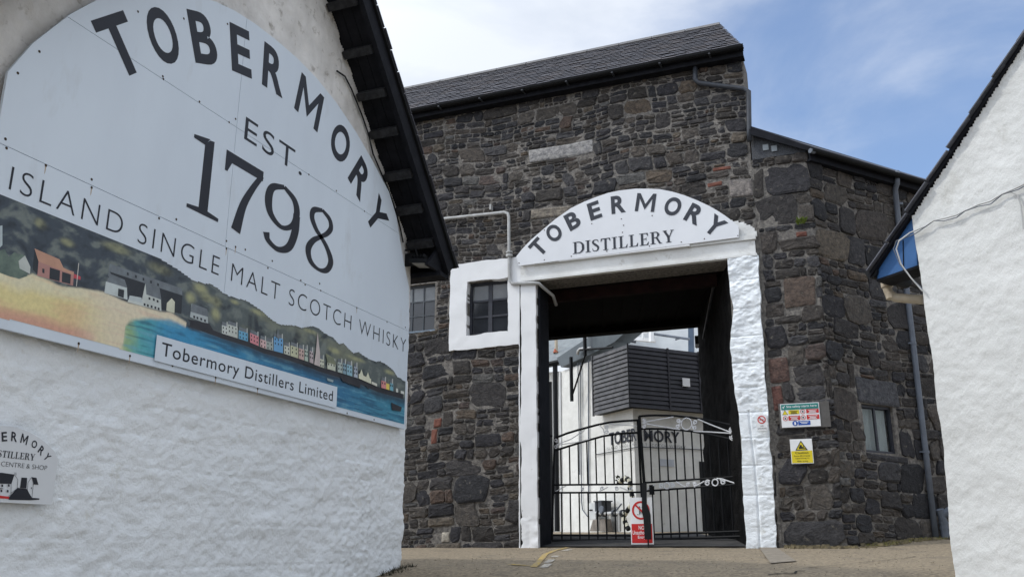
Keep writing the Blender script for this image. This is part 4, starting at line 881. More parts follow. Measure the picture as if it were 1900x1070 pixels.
for x, y in ((12, 275), (10, 258), (85, 307), (170, 333), (170, 348), (295, 405), (327, 407), (420, 447), (437, 458), (420, 461), (455, 463), (595, 539), (662, 571), (718, 597), (593, 526), (505, 484), (497, 497), (558, 520), (566, 528), (33, 136), (73, 96), (256, 22), (341, 35), (422, 45), (302, 142), (303, 147), (370, 189), (425, 227), (437, 221), (146, 637), (241, 660), (320, 678), (400, 700), (478, 721), (590, 747), (644, 766), (694, 778), (573, 324), (624, 354), (676, 392), (752, 607)):
    mb.poly(disc(LEF, *LEF.uv(x, y, DS), .0105, DS + .001, 8))
mb.build('screws', M_RUST, bs, kind='stuff')
mb = MB()
for x, y in ((85, 307), (170, 348), (420, 461), (437, 458), (241, 660), (400, 700), (146, 637), (478, 721), (662, 571)):
    u, z = LEF.uv(x, y, DS); mb.poly([LEF.p(u - .006, z, DS + .0007), LEF.p(u + .006, z, DS + .0007), LEF.p(u + .003, z - .05, DS + .0007), LEF.p(u - .002, z - .065, DS + .0007)])
mb.build('rust_run', pm('rust_stain', (.40, .30, .22), (.50, .42, .34), 30, rough=.7), bs, kind='stuff')
mb = MB(); mb.box(LEF.p(9.084, 2.91, .02), (0, .02, 0), (.07, 0, 0), (0, 0, .55)); mb.build('edge_strip', M_PWHITE, bs)

# ------------------------------------------------------------------ small arched sign low on the same wall
ss = thing('visitor_sign', 'small arched white plaque with black lettering and a drawing of cottages, low on the gable', 'sign', LEF.p(3.55, 1.9, .04))
br = LEF.uv(93, 936, .05); tr = LEF.uv(103, 845, .05); tp = LEF.uv(20, 796, .05); bl0 = LEF.uv(0, 932, .05)
W2 = br[0]; cw = tp[0] - .02; hw = W2 - cw
ptsS = [(cw - hw, br[1]), (W2, br[1]), (W2, tr[1] - .02)] + [(cw + hw * math.sin(t), tr[1] - .02 + (tp[1] + .02 - tr[1]) * (math.cos(t) - math.cos(R(60))) / (1 - math.cos(R(60)))) for t in [R(60 - 6 * k) for k in range(1, 20)]] + [(cw - hw, tr[1] - .02)]
ptsS = ptsS[:3] + [(cw + hw * (1 - 2 * k / 18), tr[1] + (tp[1] + .015 - tr[1]) * (1 - ((1 - 2 * k / 18)) ** 2)) for k in range(1, 18)] + [(cw - hw, tr[1] - .02)]
mb = MB(); mb.prism([LEF.p(u, z, .065) for u, z in ptsS], (-.015, 0, 0)); mb.build('board', pm('pale_plaque', (.66, .69, .72), (.60, .63, .66), 2, rough=.5), ss)
ul = lambda x: LEF.uv(x / 5.943, 780 + 500 / 5.943, .066)[0]
def sp_(x, y): return LEF.uv(x / 5.943, 780 + y / 5.943, .066)
mb = MB()
for ch, p0, p1, p2 in (('E', (20, 230), (80, 225), (15, 125)), ('R', (120, 222), (185, 235), (128, 118)), ('M', (220, 240), (292, 268), (245, 138)), ('O', (338, 282), (392, 312), (365, 205)), ('R', (412, 340), (452, 388), (460, 268)), ('Y', (470, 405), (510, 448), (530, 350))):
    a, b, c = sp_(*p0), sp_(*p1), sp_(*p2); put_quad_text(mb, ch, LEF.p(*a, .067), LEF.p(*b, .067), LEF.p(*c, .067), .02)
cR = (sp_(120, 222)[0] + sp_(185, 235)[0]) / 2
for ch, p0, p1, p2 in (('B', (338, 282), (392, 312), (365, 205)), ('O', (412, 340), (452, 388), (460, 268)), ('T', (470, 405), (510, 448), (530, 350))):
    a, b, c = (np.array(sp_(*q)) for q in (p0, p1, p2)); d_ = c + b - a; mr = lambda q: LEF.p(2 * cR - q[0], q[1], .067)
    put_quad_text(mb, ch, mr(b), mr(a), mr(d_), .02)
mb.build('lettering', M_INK, ss); mb = MB()
a0 = sp_(5, 400); a1 = sp_(385, 435); a2 = sp_(5, 325); u = sp_(-130, 390)[0]; end = sp_(385, 430)[0]; tot = sum(SERIF[c][0] + .07 for c in 'DISTILLERY')
hgt = a2[1] - a0[1]
for c in 'DISTILLERY':
    wd = SERIF[c][0] / tot * (end - u) if False else SERIF[c][0] / tot * (end - sp_(-130, 390)[0]); put_serif(mb, c, LEF, u, a0[1], u + wd, a0[1] + hgt, .067); u += wd + .07 / tot * (end - sp_(-130, 390)[0])
mb.build('lettering', M_INK, ss); mb = MB()
b0 = sp_(8, 498); b1 = sp_(514, 545); b2 = sp_(8, 445); put_text(mb, 'CENTRE & SHOP', LEF, b0[0], b0[1], b1[0], b0[1] + (b2[1] - b0[1]), .067, -.014)
mb.build('lettering', M_INK, ss)
mb = MB(); dz = [.067]
def dr(pts):
    dz[0] += .0002; mb.poly([LEF.p(*sp_(x, y), dz[0]) for x, y in pts])
def ln(a, b, t=4):
    va = np.array(a, float); vb = np.array(b, float); q = vb - va; q = q / np.hypot(*q); nn_ = np.array([-q[1], q[0]]) * t / 2
    dr([tuple(va + nn_), tuple(vb + nn_), tuple(vb - nn_), tuple(va - nn_)])
dr([(-60, 570), (20, 572), (158, 592), (125, 695), (-60, 690)]); dr([(235, 625), (298, 628), (290, 745), (220, 738)]); dr([(190, 738), (292, 748), (350, 848), (435, 855), (430, 868), (330, 875), (100, 870), (85, 855)]); dr([(348, 620), (400, 628), (422, 705), (368, 700)])
for a, b in (((158, 592), (195, 650)), ((195, 650), (188, 745)), ((188, 745), (115, 800)), ((120, 695), (118, 815)), ((348, 620), (305, 680)), ((305, 680), (300, 780)), ((365, 690), (348, 850)), ((160, 570), (162, 592)), ((172, 570), (174, 600)), ((115, 815), (90, 830))): ln(a, b)
for a in ((20, 715), (92, 712), (80, 775), (10, 772)): dr([(a[0] - 9, a[1] - 14), (a[0] + 9, a[1] - 12), (a[0] + 9, a[1] + 14), (a[0] - 9, a[1] + 12)])
dr([(337, 735), (345, 730), (345, 750), (337, 752)]); dr([(-60, 738), (30, 745), (30, 752), (-60, 748)])
mb.build('cottage_drawing', M_INK, ss)
mb = MB(); mb.poly([LEF.p(*sp_(x, y), .0685) for x, y in ((-60, 818), (97, 835), (95, 860), (-60, 850))]); mb.build('red_boat', M_RED, ss)

# ------------------------------------------------------------------ floodlight under the eave
fl = thing('floodlight', 'black floodlight on a bracket under the eave of the white gable', 'floodlight', LEF.hit(775, 480, .2))
c0 = Plane((-4.78, 0, 0), (0, 1, 0), (1, 0, 0)).hit(782, 488)
mb = MB(); mb.box(c0 + Vector((-.10, -.14, -.02)), (.22, .02, -.02), (0, .26, 0), (0, .01, .055)); mb.build('housing', M_BLACK, fl)
mb = MB(); mb.box(c0 + Vector((-.07, -.11, -.028)), (.16, .015, -.014), (0, .2, 0), (0, 0, .006)); mb.build('lens', pm('lamp_glass', (.45, .45, .43), None, 5, rough=.2), fl)
mb = MB(); mb.box(c0 + Vector((-.22, -.02, -.02)), (.14, 0, 0), (0, .03, 0), (0, 0, .16)); mb.tube([c0 + Vector((-.2, -.05, .17)), c0 + Vector((-.06, -.05, .17)), c0 + Vector((-.02, -.05, .05))], .014, 6); mb.build('bracket', M_BLACK, fl)
mb = MB(); mb.tube([c0 + Vector((-.17, .06, .22)), c0 + Vector((-.17, .06, .34))], .055, 10); mb.build('sensor', M_BLACK, fl)
mb = MB()
for k in range(5): mb.box(c0 + Vector((-.08 + k * .04, -.12, .035)), (.008, 0, 0), (0, .22, 0), (0, .005, .04))
mb.build('cooling_fins', M_BLACK, fl)

# ================================================================== WHITE BUILDING AT THE RIGHT
rb = thing('white_corner_building', 'white painted building at the lane side with stepped slates along its verge', 'building', (.51, 7.48, 1.1))
ve = [RWA.uv(*q) for q in ((1690, 404), (1747.7, 303), (1798, 232), (1900, 85))]
sl_ = (ve[3][1] - ve[0][1]) / (ve[3][0] - ve[0][0])
def rverge(u): return ve[0][1] + sl_ * u
def rdisp(u, v): return .010 * fbm(u * 1.2, v * 1.5, 3, 61) + .006 * fbm(u * 4, v * 9, 4, 62) + .007 * fbm(u * 24, v * 40, 2, 63) + np.where(v < 1.9, .02 * np.clip(1.9 - v, 0, .6), 0)
def rpred(u, v): return v < rverge(u)
def rmap(u, v): return u + np.clip(1 - u / 1.2, 0, 1) * (.022 * fbm(v * 3, v * 0 + 3.3, 4, 71) + .02 - np.interp(v, [.2, 1.75, 2.1, 2.6], [.035, .035, .02, 0]))
relief('gable_wall', RWA, np.concatenate([arange(0, 1.9, .015), arange(1.95, 6, .07)]), np.concatenate([arange(.2, 6.2, .02)]), lambda u, v: rpred(u, v) & (v < 7), rdisp, .25, pm('old_grey_masonry_paint', (.66, .67, .66), (.58, .59, .58), 1.6, detail=9, bump=.8, bscale=60, rough=.95, dist=.008, spots=(3, .62, .78, (.48, .48, .45)), spec=.15, stretch=(1, 1, .6)), rb, umap=rmap)  # older, greyer masonry paint on this gable
SB = Vector((.528, .849, 0))                     # away from the gable
mb = MB(); mb.box(RWA.p(.02, .2, -.26), RWA.n * -6, RWA.u * .24, ZZ * (ve[0][1] - .3)); mb.build('side_wall', M_WHITE, rb)
dv = (RWA.u + ZZ * sl_).normalized(); nv = Vector((-RWA.u.x * sl_, -RWA.u.y * sl_, 1)).normalized()
ue = RWA.uv(1614, 491)[0]; ww_ = -ue; q0 = RWA.p(ue, float(rverge(ue)), .0); ld = ww_ / dv.dot(RWA.u)
mb = MB(); mb.box(q0 + RWA.n * .02, dv * ld, RWA.n * -.5, nv * .025); mb.box(q0 + RWA.n * .02 + dv * (ld + .003), dv * 5.7, RWA.n * -6, nv * .03); mb.build('roof', M_TAR, rb)
rnd = random.Random(9); s_ = .62
sc0 = RWA.p(-.02, float(rverge(-.02)), 0)
k = 0; x = ue + .02
while x < 3.4:
    mb = MB(); o = RWA.p(x, float(rverge(x)), 0) + RWA.n * (.05 + rnd.uniform(0, .02)) + nv * (.030 + (x % .1) * .02)
    ln_ = .27; mb.box(o, dv * ln_ + nv * -.012, RWA.n * -.35, nv * .009); mb.c += [rnd.choice([(.07, .075, .09), (.09, .095, .11), (.055, .06, .07)])] * 8
    mb.build('slate', M_SLATE, rb); x += .105 if x > .25 else .2
mb = MB()
for r_ in range(24):
    for c_ in range(12): 
        o = RWA.p(.05 + r_ * .13, float(rverge(.05 + r_ * .13)), 0) + RWA.n * (-.32 - c_ * .3) + nv * .04; mb.box(o, dv * .2 - nv * .012, RWA.n * -.29, nv * .012); mb.c += [rnd.choice([(.07, .075, .09), (.09, .095, .11), (.055, .06, .07)])] * 8
mb.build('slates', M_SLATE, rb, kind='stuff')
BP = Plane(RWA.o + RWA.n * -.03, RWA.u, RWA.n)
mb = MB(); bp_ = [BP.hit(*q) for q in ((1626, 518), (1702, 492), (1697, 402), (1690, 408), (1624, 486))]
mb.prism(bp_, RWA.n * -.02); mb.build('boarding', M_BLUE, rb)
mb = MB(); mb.tube([BP.hit(1675.5, 445, .004), BP.hit(1676.5, 501, .004)], .004, 4); mb.tube([BP.hit(1626.5, 517, .004), BP.hit(1624, 487, .004)], .008, 4); mb.build('board_joint', M_BLACK, rb)
mb = MB(); a, b = bp_[0], bp_[1] + RWA.u * .02; mb.prism([a, b, b + RWA.n * -.22 , a + RWA.n * -.22], ZZ * -.02); mb.build('soffit', M_TAR, rb)
mb = MB(); a = BP.hit(1620, 505, -.0); mb.tube([a + RWA.n * .03, a - RWA.n * .5], .055, 10); mb.build('gutter', M_BLACK, rb)
mb = MB(); mb.tube([BP.hit(1645, 516, -.25), BP.hit(1646, 534, -.25), BP.hit(1650, 545, -.25), BP.hit(1662, 552, -.25), BP.hit(1712, 556, -.25)], .040, 10); mb.build('branch_pipe', M_BEIGE, rb, smooth=True)
mb = MB()
for q in ((1645.5, 529), (1655, 550)):
    mb = MB(); a = BP.hit(*q, -.25); mb.tube([a - ZZ * .02, a + ZZ * .02], .05, 10); mb.build('pipe_collar', M_BEIGE, rb)
for off, rr, lab in ((0, .006, 'upper'), (5, .0045, 'lower')):
    mb = MB(); pts = [(1688, 432), (1700, 427), (1718, 419), (1733, 409), (1752, 405), (1775, 399), (1790, 391), (1815, 380), (1838, 373), (1860, 360), (1890, 347), (1925, 330)]
    P_ = [RWA.hit(x, y + off * (.6 + .6 * math.sin(x * .09)), .035) for x, y in pts]
    P_ = [RWA.hit(1716 - off, 535, .03) if off else RWA.hit(1712, 540, .03), RWA.hit(1690, 515, .06), RWA.hit(1672 - off * .5, 490, .08), RWA.hit(1663 - off, 462, .09), RWA.hit(1668 - off, 447, .09)] + P_
    P_ = [Vector(p) for p in spl] if False else P_
    mb.tube(P_, rr, 6)
    single(mb, 'cable', M_LGREY if off == 0 else M_GREYPIPE, 'pale cable sagging across the white wall at the right and looping over the blue boards' if off == 0 else 'thinner grey cable twisted under the pale one on the right white wall', 'cable')
mb = MB(); mb.tube([RWA.hit(*q, .03) for q in ((1873, 355), (1888, 362), (1894, 380), (1897, 405), (1899, 425))], .006, 6); single(mb, 'cable', M_LGREY, 'short branch cable turning downward near the top of the right white wall', 'cable')
# ================================================================== WROUGHT IRON GATES
def px_tube(mb, pl, pts, r, d=0.0, n=6): mb.tube([pl.hit(x, y, d) for x, y in pts], r, n)
def spiral(pl, cx, cy, r, a0, turns, d, rt=.008, flip=1):
    u, z = pl.uv(cx, cy, d); P = []
    for k in range(26):
        t = k / 25; an = a0 + flip * 2 * math.pi * turns * t; rr = r * (1 - .72 * t); P.append(pl.p(u + rr * math.cos(an), z + rr * math.sin(an), d))
    mb = MB(); mb.tube(P, rt, 6); return mb
GLP = Plane((-5.10, 14.8, 0), (.930, .368, 0), (.368, -.930, 0))
_u = Vector((1.65, -.53, 0)).normalized(); GRP = Plane((-3.70, 15.33, 0), _u, (_u.y, -_u.x, 0))
BAR = .0130
def interp(pts, x): return float(np.interp(x, [p[0] for p in pts], [p[1] for p in pts]))
def leaf(pl, name, label, top, sec, r1, r2, b1, b2, xs, xl, xr):
    t = thing(name, label, 'gate', pl.p(0, 1.72), 'pair of black iron gates in the gateway')
    for nm, pts, rr in (('top_rail', top, .021), ('rail', sec, .020), ('rail', r1, .018), ('rail', r2, .018), ('bottom_rail', b1, .020), ('bottom_rail', b2, .022)):
        mb = MB(); px_tube(mb, pl, pts, rr); mb.build(nm, M_BLACK, t)
    for (x0, x1) in (xl, xr):
        mb = MB(); px_tube(mb, pl, [(x0, interp(top, x0)), (x1, interp(b2, x1))], .027 if (x0, x1) in THICK else .020, 0, 8); mb.build('stile', M_BLACK, t)
    ul_ = pl.uv(*((xs[0]), 880))[0]; ur_ = pl.uv(xs[1], 880)[0]; n = xs[2]
    for k in range(n):
        u = ul_ + (ur_ - ul_) * k / (n - 1)
        # px column of this bar at the two heights
        def z_on(pts):
            us_ = [pl.uv(*q)[0] for q in pts]; zs_ = [pl.uv(*q)[1] for q in pts]; return float(np.interp(u, us_, zs_))
        for (A, B) in ((sec, r1), (r2, b2)):
            mb = MB(); mb.tube([pl.p(u, z_on(A)), pl.p(u, z_on(B))], BAR, 6); mb.build('bar', M_BLACK, t)
    return t
THICK = {(1186, 1203)}
g1 = leaf(GLP, 'iron_gate', 'black iron gate leaf hinged at the smooth white pillar, thinner scrollwork', [(1029, 813), (1035, 810), (1052, 803.5), (1071, 797.7), (1107, 788), (1131.5, 783), (1158, 780.5), (1184, 779)], [(1028, 836), (1034, 834), (1056, 827), (1089, 817), (1119, 808.6), (1150, 804), (1185, 802)], [(1027, 899), (1190, 897.5)], [(1027, 913.5), (1191, 912.5)], [(1024, 992), (1195, 993)], [(1024, 1002), (1196, 1001)], (1041, 1172, 9), (1029, 1024), (1183, 1195))
g2 = leaf(GRP, 'iron_gate', 'black iron gate leaf hinged at the rough white pillar, with white scrolls', [(1186, 772), (1200, 770.6), (1216.5, 770), (1248, 770.7), (1283, 774), (1312.5, 779), (1338, 784), (1362, 789.5)], [(1187, 795), (1222.5, 795), (1253, 796.5), (1283, 799.5), (1314, 805), (1350, 813), (1364, 816)], [(1194, 895), (1308, 887.5), (1370, 883.5)], [(1195, 910.5), (1308, 902.5), (1371, 898)], [(1202, 991), (1376, 985)], [(1203, 1000), (1377, 994.5)], (1209, 1354, 10), (1186, 1203), (1363, 1377))
sm = lambda pl, pts, r=.0115: (lambda m: (px_tube(m, pl, pts, r, .012), m)[1])(MB())
for pts in ([(1192, 784), (1205, 781), (1250, 773)], [(1192, 784.5), (1222, 790), (1262, 796.5)], [(1295, 777), (1318, 787), (1357, 802)], [(1287, 799.5), (1320, 801), (1357, 803.5)], [(1199, 909), (1206, 903), (1216, 898)], [(1255, 893), (1264, 899), (1272, 903)], [(1288, 903), (1297, 898), (1307, 892)], [(1340, 888), (1352, 892), (1373, 899)], [(1330, 887), (1340, 888)]):
    sm(GRP, pts).build('scroll_bar', M_SCROLL, g2)
for (x, y, r, a, tn, fl_) in ((1358.5, 797, .050, 3.6, 1.4, -1), (1359.5, 811, .050, 2.6, 1.4, 1), (1259, 781, .040, 5.2, 1.3, 1), (1257.5, 790, .040, 1.0, 1.3, -1), (1290.5, 783, .040, 4.4, 1.3, -1), (1289, 792.5, .040, 2.2, 1.3, 1), (1195, 779, .030, 5.0, 1.2, 1), (1195, 791, .034, 1.2, 1.2, -1), (1227, 901.5, .045, .6, 1.3, 1), (1248, 900, .045, 2.6, 1.3, -1), (1277, 899, .038, .6, 1.3, 1), (1289, 898, .038, 2.6, 1.3, -1), (1313, 895.5, .050, .6, 1.4, 1), (1341, 893.5, .050, 2.6, 1.4, -1)):
    spiral(GRP, x, y, r, a, tn, .012, .0120, fl_).build('scroll', M_SCROLL, g2)
for (x, y, r) in ((1274, 786, .098), (1237.5, 900.5, .050), (1327, 894.5, .052)):
    u, z = GRP.uv(x, y, .012); mb = MB(); mb.tube([GRP.p(u + r * math.cos(k * R(15)), z + r * math.sin(k * R(15)), .012) for k in range(25)], .0115, 6, False); mb.build('scroll_ring', M_SCROLL, g2)
for pts in ([(1033, 824), (1060, 814), (1085, 797)], [(1033, 825), (1070, 820), (1095, 814)], [(1130, 786), (1160, 788), (1182, 790)], [(1112, 788), (1119, 795), (1122, 806)], [(1031, 911), (1042, 905), (1050, 901)], [(1112, 911), (1122, 906), (1128, 903)], [(1150, 903), (1160, 907), (1168, 911)]):
    sm(GLP, pts, .008).build('scroll_bar', M_SCROLL, g1)
for (x, y, r, a, tn, fl_) in ((1124.5, 792, .036, 5.0, 1.3, 1), (1125, 800.5, .036, 1.2, 1.3, -1), (1031, 817, .036, 5.0, 1.3, 1), (1031, 828, .036, 1.2, 1.3, -1), (1117, 906, .034, .6, 1.3, 1), (1144, 906, .034, 2.6, 1.3, -1), (1171, 906, .034, .6, 1.3, 1), (1081, 907, .026, .6, 1.3, 1)):
    spiral(GLP, x, y, r, a, tn, .012, .009, fl_).build('scroll', M_SCROLL, g1)
mb = MB(); mb.box(GRP.hit(1205, 917, .03), GRP.u * .07, GRP.n * -.05, ZZ * .16); mb.build('lock_box', M_BLACK, g2)
for k, zz in enumerate((.35, 1.75)):
    mb = MB(); a = GLP.p(0, 1.72 + zz); mb.tube([a, a + Vector((-.22, -.02, 0))], .02, 6); mb.build('hinge', M_BLACK, g1)
    mb = MB(); a = GRP.hit(1370, 960 - 110 * k); mb.tube([a, a + GRP.u * .12], .02, 6); mb.build('hinge', M_BLACK, g2)
# prohibition board standing at the gates, and the black drop post in front of it
NE = Plane((0, 14.16, 0), (1, 0, 0), (0, -1, 0))
ne = thing('no_entry_board', 'white and red board with a struck out red circle standing against the iron gates', 'sign', NE.hit(1190, 1013))
a = NE.uv(1168.3, 922.5); b = NE.uv(1213, 1009); 
mb = MB(); mb.prism(rect(NE, a[0], b[1], b[0], a[1], 0), (0, .02, 0)); mb.build('board', M_PWHITE, ne)
zm = NE.uv(1190, 971)[1]; mb = MB(); mb.poly(rect(NE, a[0] + .015, b[1] + .02, b[0] - .015, zm, .003)); mb.build('red_panel', M_RED, ne)
uc, zc_ = (a[0] + b[0]) / 2 - .005, NE.uv(1190, 946)[1]; mb = MB(); ring(mb, NE, uc, zc_, .112, .143, .003, 28); mb.build('prohibition_ring', M_RED, ne)
mb = MB(); mb.poly([NE.p(uc + x, zc_ + z, .005) for x, z in ((-.095, .075), (-.075, .095), (.095, -.075), (.075, -.095))]); mb.build('prohibition_bar', M_RED, ne)
mb = MB(); rnd = random.Random(2)
for k in range(16): mb.poly(disc(NE, uc + rnd.uniform(-.06, .05), zc_ + rnd.uniform(-.07, .05), .007, .0035, 6))
mb.poly(rect(NE, uc - .03, zc_ - .06, uc - .01, zc_ + .03, .0035)); mb.poly(disc(NE, uc - .02, zc_ + .05, .014, .0035, 8)); mb.build('figure_print', pm('grey_print', (.2, .2, .21), None, 6), ne)
mb = MB()
for tx, y, hw_ in (('NO', 978, .045), ('Unauthorised', 987, .145), ('Entry', 996.5, .062)):
    zz = NE.uv(1190, y)[1]; put_text(mb, tx, NE, uc - hw_, zz - .03, uc + hw_, zz + .03, .0035, .012)
mb.build('lettering', M_PWHITE, ne)
mb = MB(); mb.box(NE.p(a[0] + .01, b[1] - .05, .02), (b[0] - a[0] - .02, 0, 0), (0, .1, 0), (0, 0, .05)); mb.build('foot', M_BLACK, ne)
NP = Plane((0, 14.06, 0), (1, 0, 0), (0, -1, 0))
mb = MB(); q = [(1190.5, 895), (1199, 895), (1199.5, 935), (1203, 944), (1205, 948), (1206.5, 955), (1208, 1000), (1196, 1000), (1194, 962), (1191, 950)]
mb.prism([NP.hit(*p) for p in q], (0, .03, 0)); px_tube(mb, NP, [(1202.5, 1000), (1203.5, 1016)], .012)
single(mb, 'drop_post', M_BLACK, 'black flat post with a drop rod standing in front of the no entry board', 'gate post')

# ================================================================== SMALL WALL SIGNS
def sign_plate(name, label, corners, pl, d, m, frame=None):
    t = thing(name, label, 'sign', pl.hit(*corners[0], d)); u0, z0 = pl.uv(*corners[0], d); u1, z1 = pl.uv(*corners[1], d)
    mb = MB(); mb.prism(rect(pl, u0, z0, u1, z1, d), pl.n * -.012); mb.build('plate', m, t); return t, u0, z0, u1, z1
sgd = .085
t, u0, z0, u1, z1 = sign_plate('safety_sign', 'white site safety board with a green heading, red, yellow and blue notices', ((1451, 793), (1519, 745.5)), FAC, sgd, M_PWHITE)
W_, H_ = u1 - u0, z1 - z0; X = lambda f: u0 + W_ * f; Z = lambda f: z0 + H_ * f; d1 = sgd + .003; d2 = sgd + .006; d3 = sgd + .008
mb = MB(); mb.prism(rect(FAC, u0 - .03, z0 - .015, u1 + .14, z1 + .01, sgd - .014), (0, .02, 0)); mb.build('backing_stone', pm('grey_slab', (.11, .105, .10), (.08, .075, .07), 6, bump=.5), t)
mb = MB(); mb.poly(rect(FAC, X(.02), Z(.74), X(.98), Z(.97), d1)); mb.build('green_heading', M_GRN, t)
mb = MB(); put_text(mb, 'Site safety starts here', FAC, X(.16), Z(.80), X(.94), Z(.92), d2, .01); mb.poly([FAC.p(X(a), Z(b), d2) for a, b in ((.05, .86), (.07, .88), (.075, .84), (.11, .93), (.12, .92), (.08, .79))]); mb.build('lettering', M_PWHITE, t)
for (a, b, c, d, m) in ((.20, .55, .48, .72, M_YEL), (.66, .56, .98, .73, M_RED), (.19, .29, .49, .48, M_RED), (.66, .30, .98, .49, M_RED), (.43, .07, .74, .25, M_SBLUE)):
    mb = MB(); mb.poly(rect(FAC, X(a), Z(b), X(c), Z(d), d1)); mb.build('notice_panel', m, t)
    mb = MB()
    for k, (f, l) in enumerate(((.66, .72), (.36, .5), (.12, .62))):
        if k == 2 and m is M_SBLUE: continue
        mb.poly(rect(FAC, X(a + (c - a) * (.5 - l / 2)), Z(b + (d - b) * f), X(a + (c - a) * (.5 + l / 2)), Z(b + (d - b) * (f + .13)), d2))
    mb.build('small_print', M_PBLACK if m is M_YEL else M_PWHITE, t, kind='stuff')
mb = MB(); mb.poly([FAC.p(X(a), Z(b), d1) for a, b in ((.05, .55), (.17, .55), (.11, .72))]); mb.build('warning_triangle', M_YEL, t)
mb = MB(); mb.poly([FAC.p(X(a), Z(b), d1 - .001) for a, b in ((.035, .535), (.185, .535), (.11, .745))]); mb.build('triangle_edge', M_PBLACK, t)
for a, b in ((.57, .64), (.11, .38), (.57, .39)):
    mb = MB(); ring(mb, FAC, X(a), Z(b), .028, .036, d1, 16); mb.build('prohibition_ring', M_RED, t)
    mb = MB(); mb.poly(rect(FAC, X(a) - .012, Z(b) - .012, X(a) + .012, Z(b) + .01, d1)); mb.build('symbol', M_PBLACK, t)
mb = MB(); mb.poly(disc(FAC, X(.35), Z(.16), .04, d1)); mb.build('mandatory_disc', M_SBLUE, t)
mb = MB(); mb.poly(rect(FAC, X(.35) - .012, Z(.16) - .024, X(.35) + .012, Z(.16) + .02, d2)); mb.build('symbol', M_PWHITE, t)
t, u0, z0, u1, z1 = sign_plate('caution_sign', 'yellow and white caution plate with a black warning triangle, under the safety board', ((1469, 860), (1506, 813)), FAC, sgd, M_PWHITE)
W_, H_ = u1 - u0, z1 - z0
mb = MB(); mb.poly(rect(FAC, X(.03), Z(.03), X(.97), Z(.52), d1)); mb.build('yellow_panel', M_YEL, t)
mb = MB(); mb.poly([FAC.p(X(a), Z(b), d1) for a, b in ((.22, .54), (.78, .54), (.5, .94))]); mb.build('triangle_edge', M_PBLACK, t)
mb = MB(); mb.poly([FAC.p(X(a), Z(b), d2) for a, b in ((.285, .57), (.715, .57), (.5, .875))]); mb.build('warning_triangle', M_YEL, t)
mb = MB(); mb.poly(rect(FAC, X(.38), Z(.60), X(.58), Z(.68), d3)); mb.poly(rect(FAC, X(.42), Z(.68), X(.53), Z(.755), d3)); mb.poly(rect(FAC, X(.59), Z(.59), X(.615), Z(.74), d3)); mb.poly(rect(FAC, X(.62), Z(.60), X(.69), Z(.625), d3)); mb.build('truck_symbol', M_PBLACK, t)
mb = MB()
for tx, b, h, l in (('Caution', .40, .085, .60), ('Fork-lift trucks', .285, .06, .72), ('operating in', .18, .06, .62), ('this area', .075, .06, .48)): put_text(mb, tx, FAC, X(.5 - l / 2), Z(b), X(.5 + l / 2), Z(b + h), d2, .006)
mb.build('lettering', M_PBLACK, t)
pd = .155
t, u0, z0, u1, z1 = sign_plate('no_smoking_sign', 'small white no smoking plate on the rough white pillar', ((1405, 799), (1422, 768)), FAC, pd, M_PWHITE)
W_, H_ = u1 - u0, z1 - z0
mb = MB(); ring(mb, FAC, X(.5), Z(.68), .045, .060, pd + .003, 20); mb.poly([FAC.p(X(.5) + a, Z(.68) + b, pd + .005) for a, b in ((-.04, .03), (-.03, .04), (.04, -.03), (.03, -.04))]); mb.build('prohibition_ring', M_RED, t)
mb = MB(); mb.poly(rect(FAC, X(.5) - .03, Z(.68) - .005, X(.5) + .03, Z(.68) + .006, pd + .004)); put_text(mb, 'NO', FAC, X(.36), Z(.25), X(.64), Z(.34), pd + .003); put_text(mb, 'SMOKING', FAC, X(.08), Z(.09), X(.92), Z(.19), pd + .003); mb.build('lettering', M_PBLACK, t)

# soil pipe at the foot of the annex
SP = ANN; base = SP.hit(1755, 1003, .12)
t = thing('soil_pipe', 'short grey soil pipe with a capped rodding eye at the foot of the annex downpipe', 'pipe', base)
mb = MB(); mb.tube([base, base + ZZ * .30], .062, 12); mb.build('pipe', M_GREYPIPE, t, smooth=False)
mb = MB(); mb.tube([base + ZZ * .17, base + ZZ * .21], .072, 12); mb.tube([base + ZZ * .255, base + ZZ * .285], .074, 12); mb.build('socket', M_GREYPIPE, t)
mb = MB(); mb.tube([base + ZZ * .28, base + ZZ * .38 - SP.u * .02, base + ZZ * .47 - SP.u * .05], .06, 12); mb.build('bend', M_GREYPIPE, t)
mb = MB(); k0 = base + ZZ * .38; dd = (SP.n * .8 + SP.u * .35 + ZZ * .5).normalized(); mb.tube([k0, k0 + dd * .14], .065, 12); mb.build('rodding_branch', M_GREYPIPE, t)
mb = MB(); mb.tube([k0 + dd * .138, k0 + dd * .155], .055, 12); mb.build('cap', M_LGREY, t)

# ================================================================== COURTYARD BEYOND THE GATES
M_YARD = pm('yard_wall_paint', (.74, .74, .71), (.62, .62, .59), 2.5, bump=.9, bscale=14, rough=.85, dist=.02, spots=(6, .62, .76, (.5, .48, .43)))
cy = thing('yard_building', 'white rendered building beyond the gates with a black louvred box on its corner', 'building', CC + ZZ * 1.95)
zt = CRL.uv(1097, 652)[1]; ulft = CRL.uv(1039, 800)[0]
mb = MB(); cpt = [CC + ZZ * 1.5, CRL.p(ulft, 1.5), CRL.p(ulft, 1.5) - CRL.n * 5, CC + CRR.u * 6 + ZZ * 1.5]
top = min(zt, CRL.uv(1182, 640)[1])
mb.prism(cpt, ZZ * (top - 1.5)); mb.build('wall', M_YARD, cy)
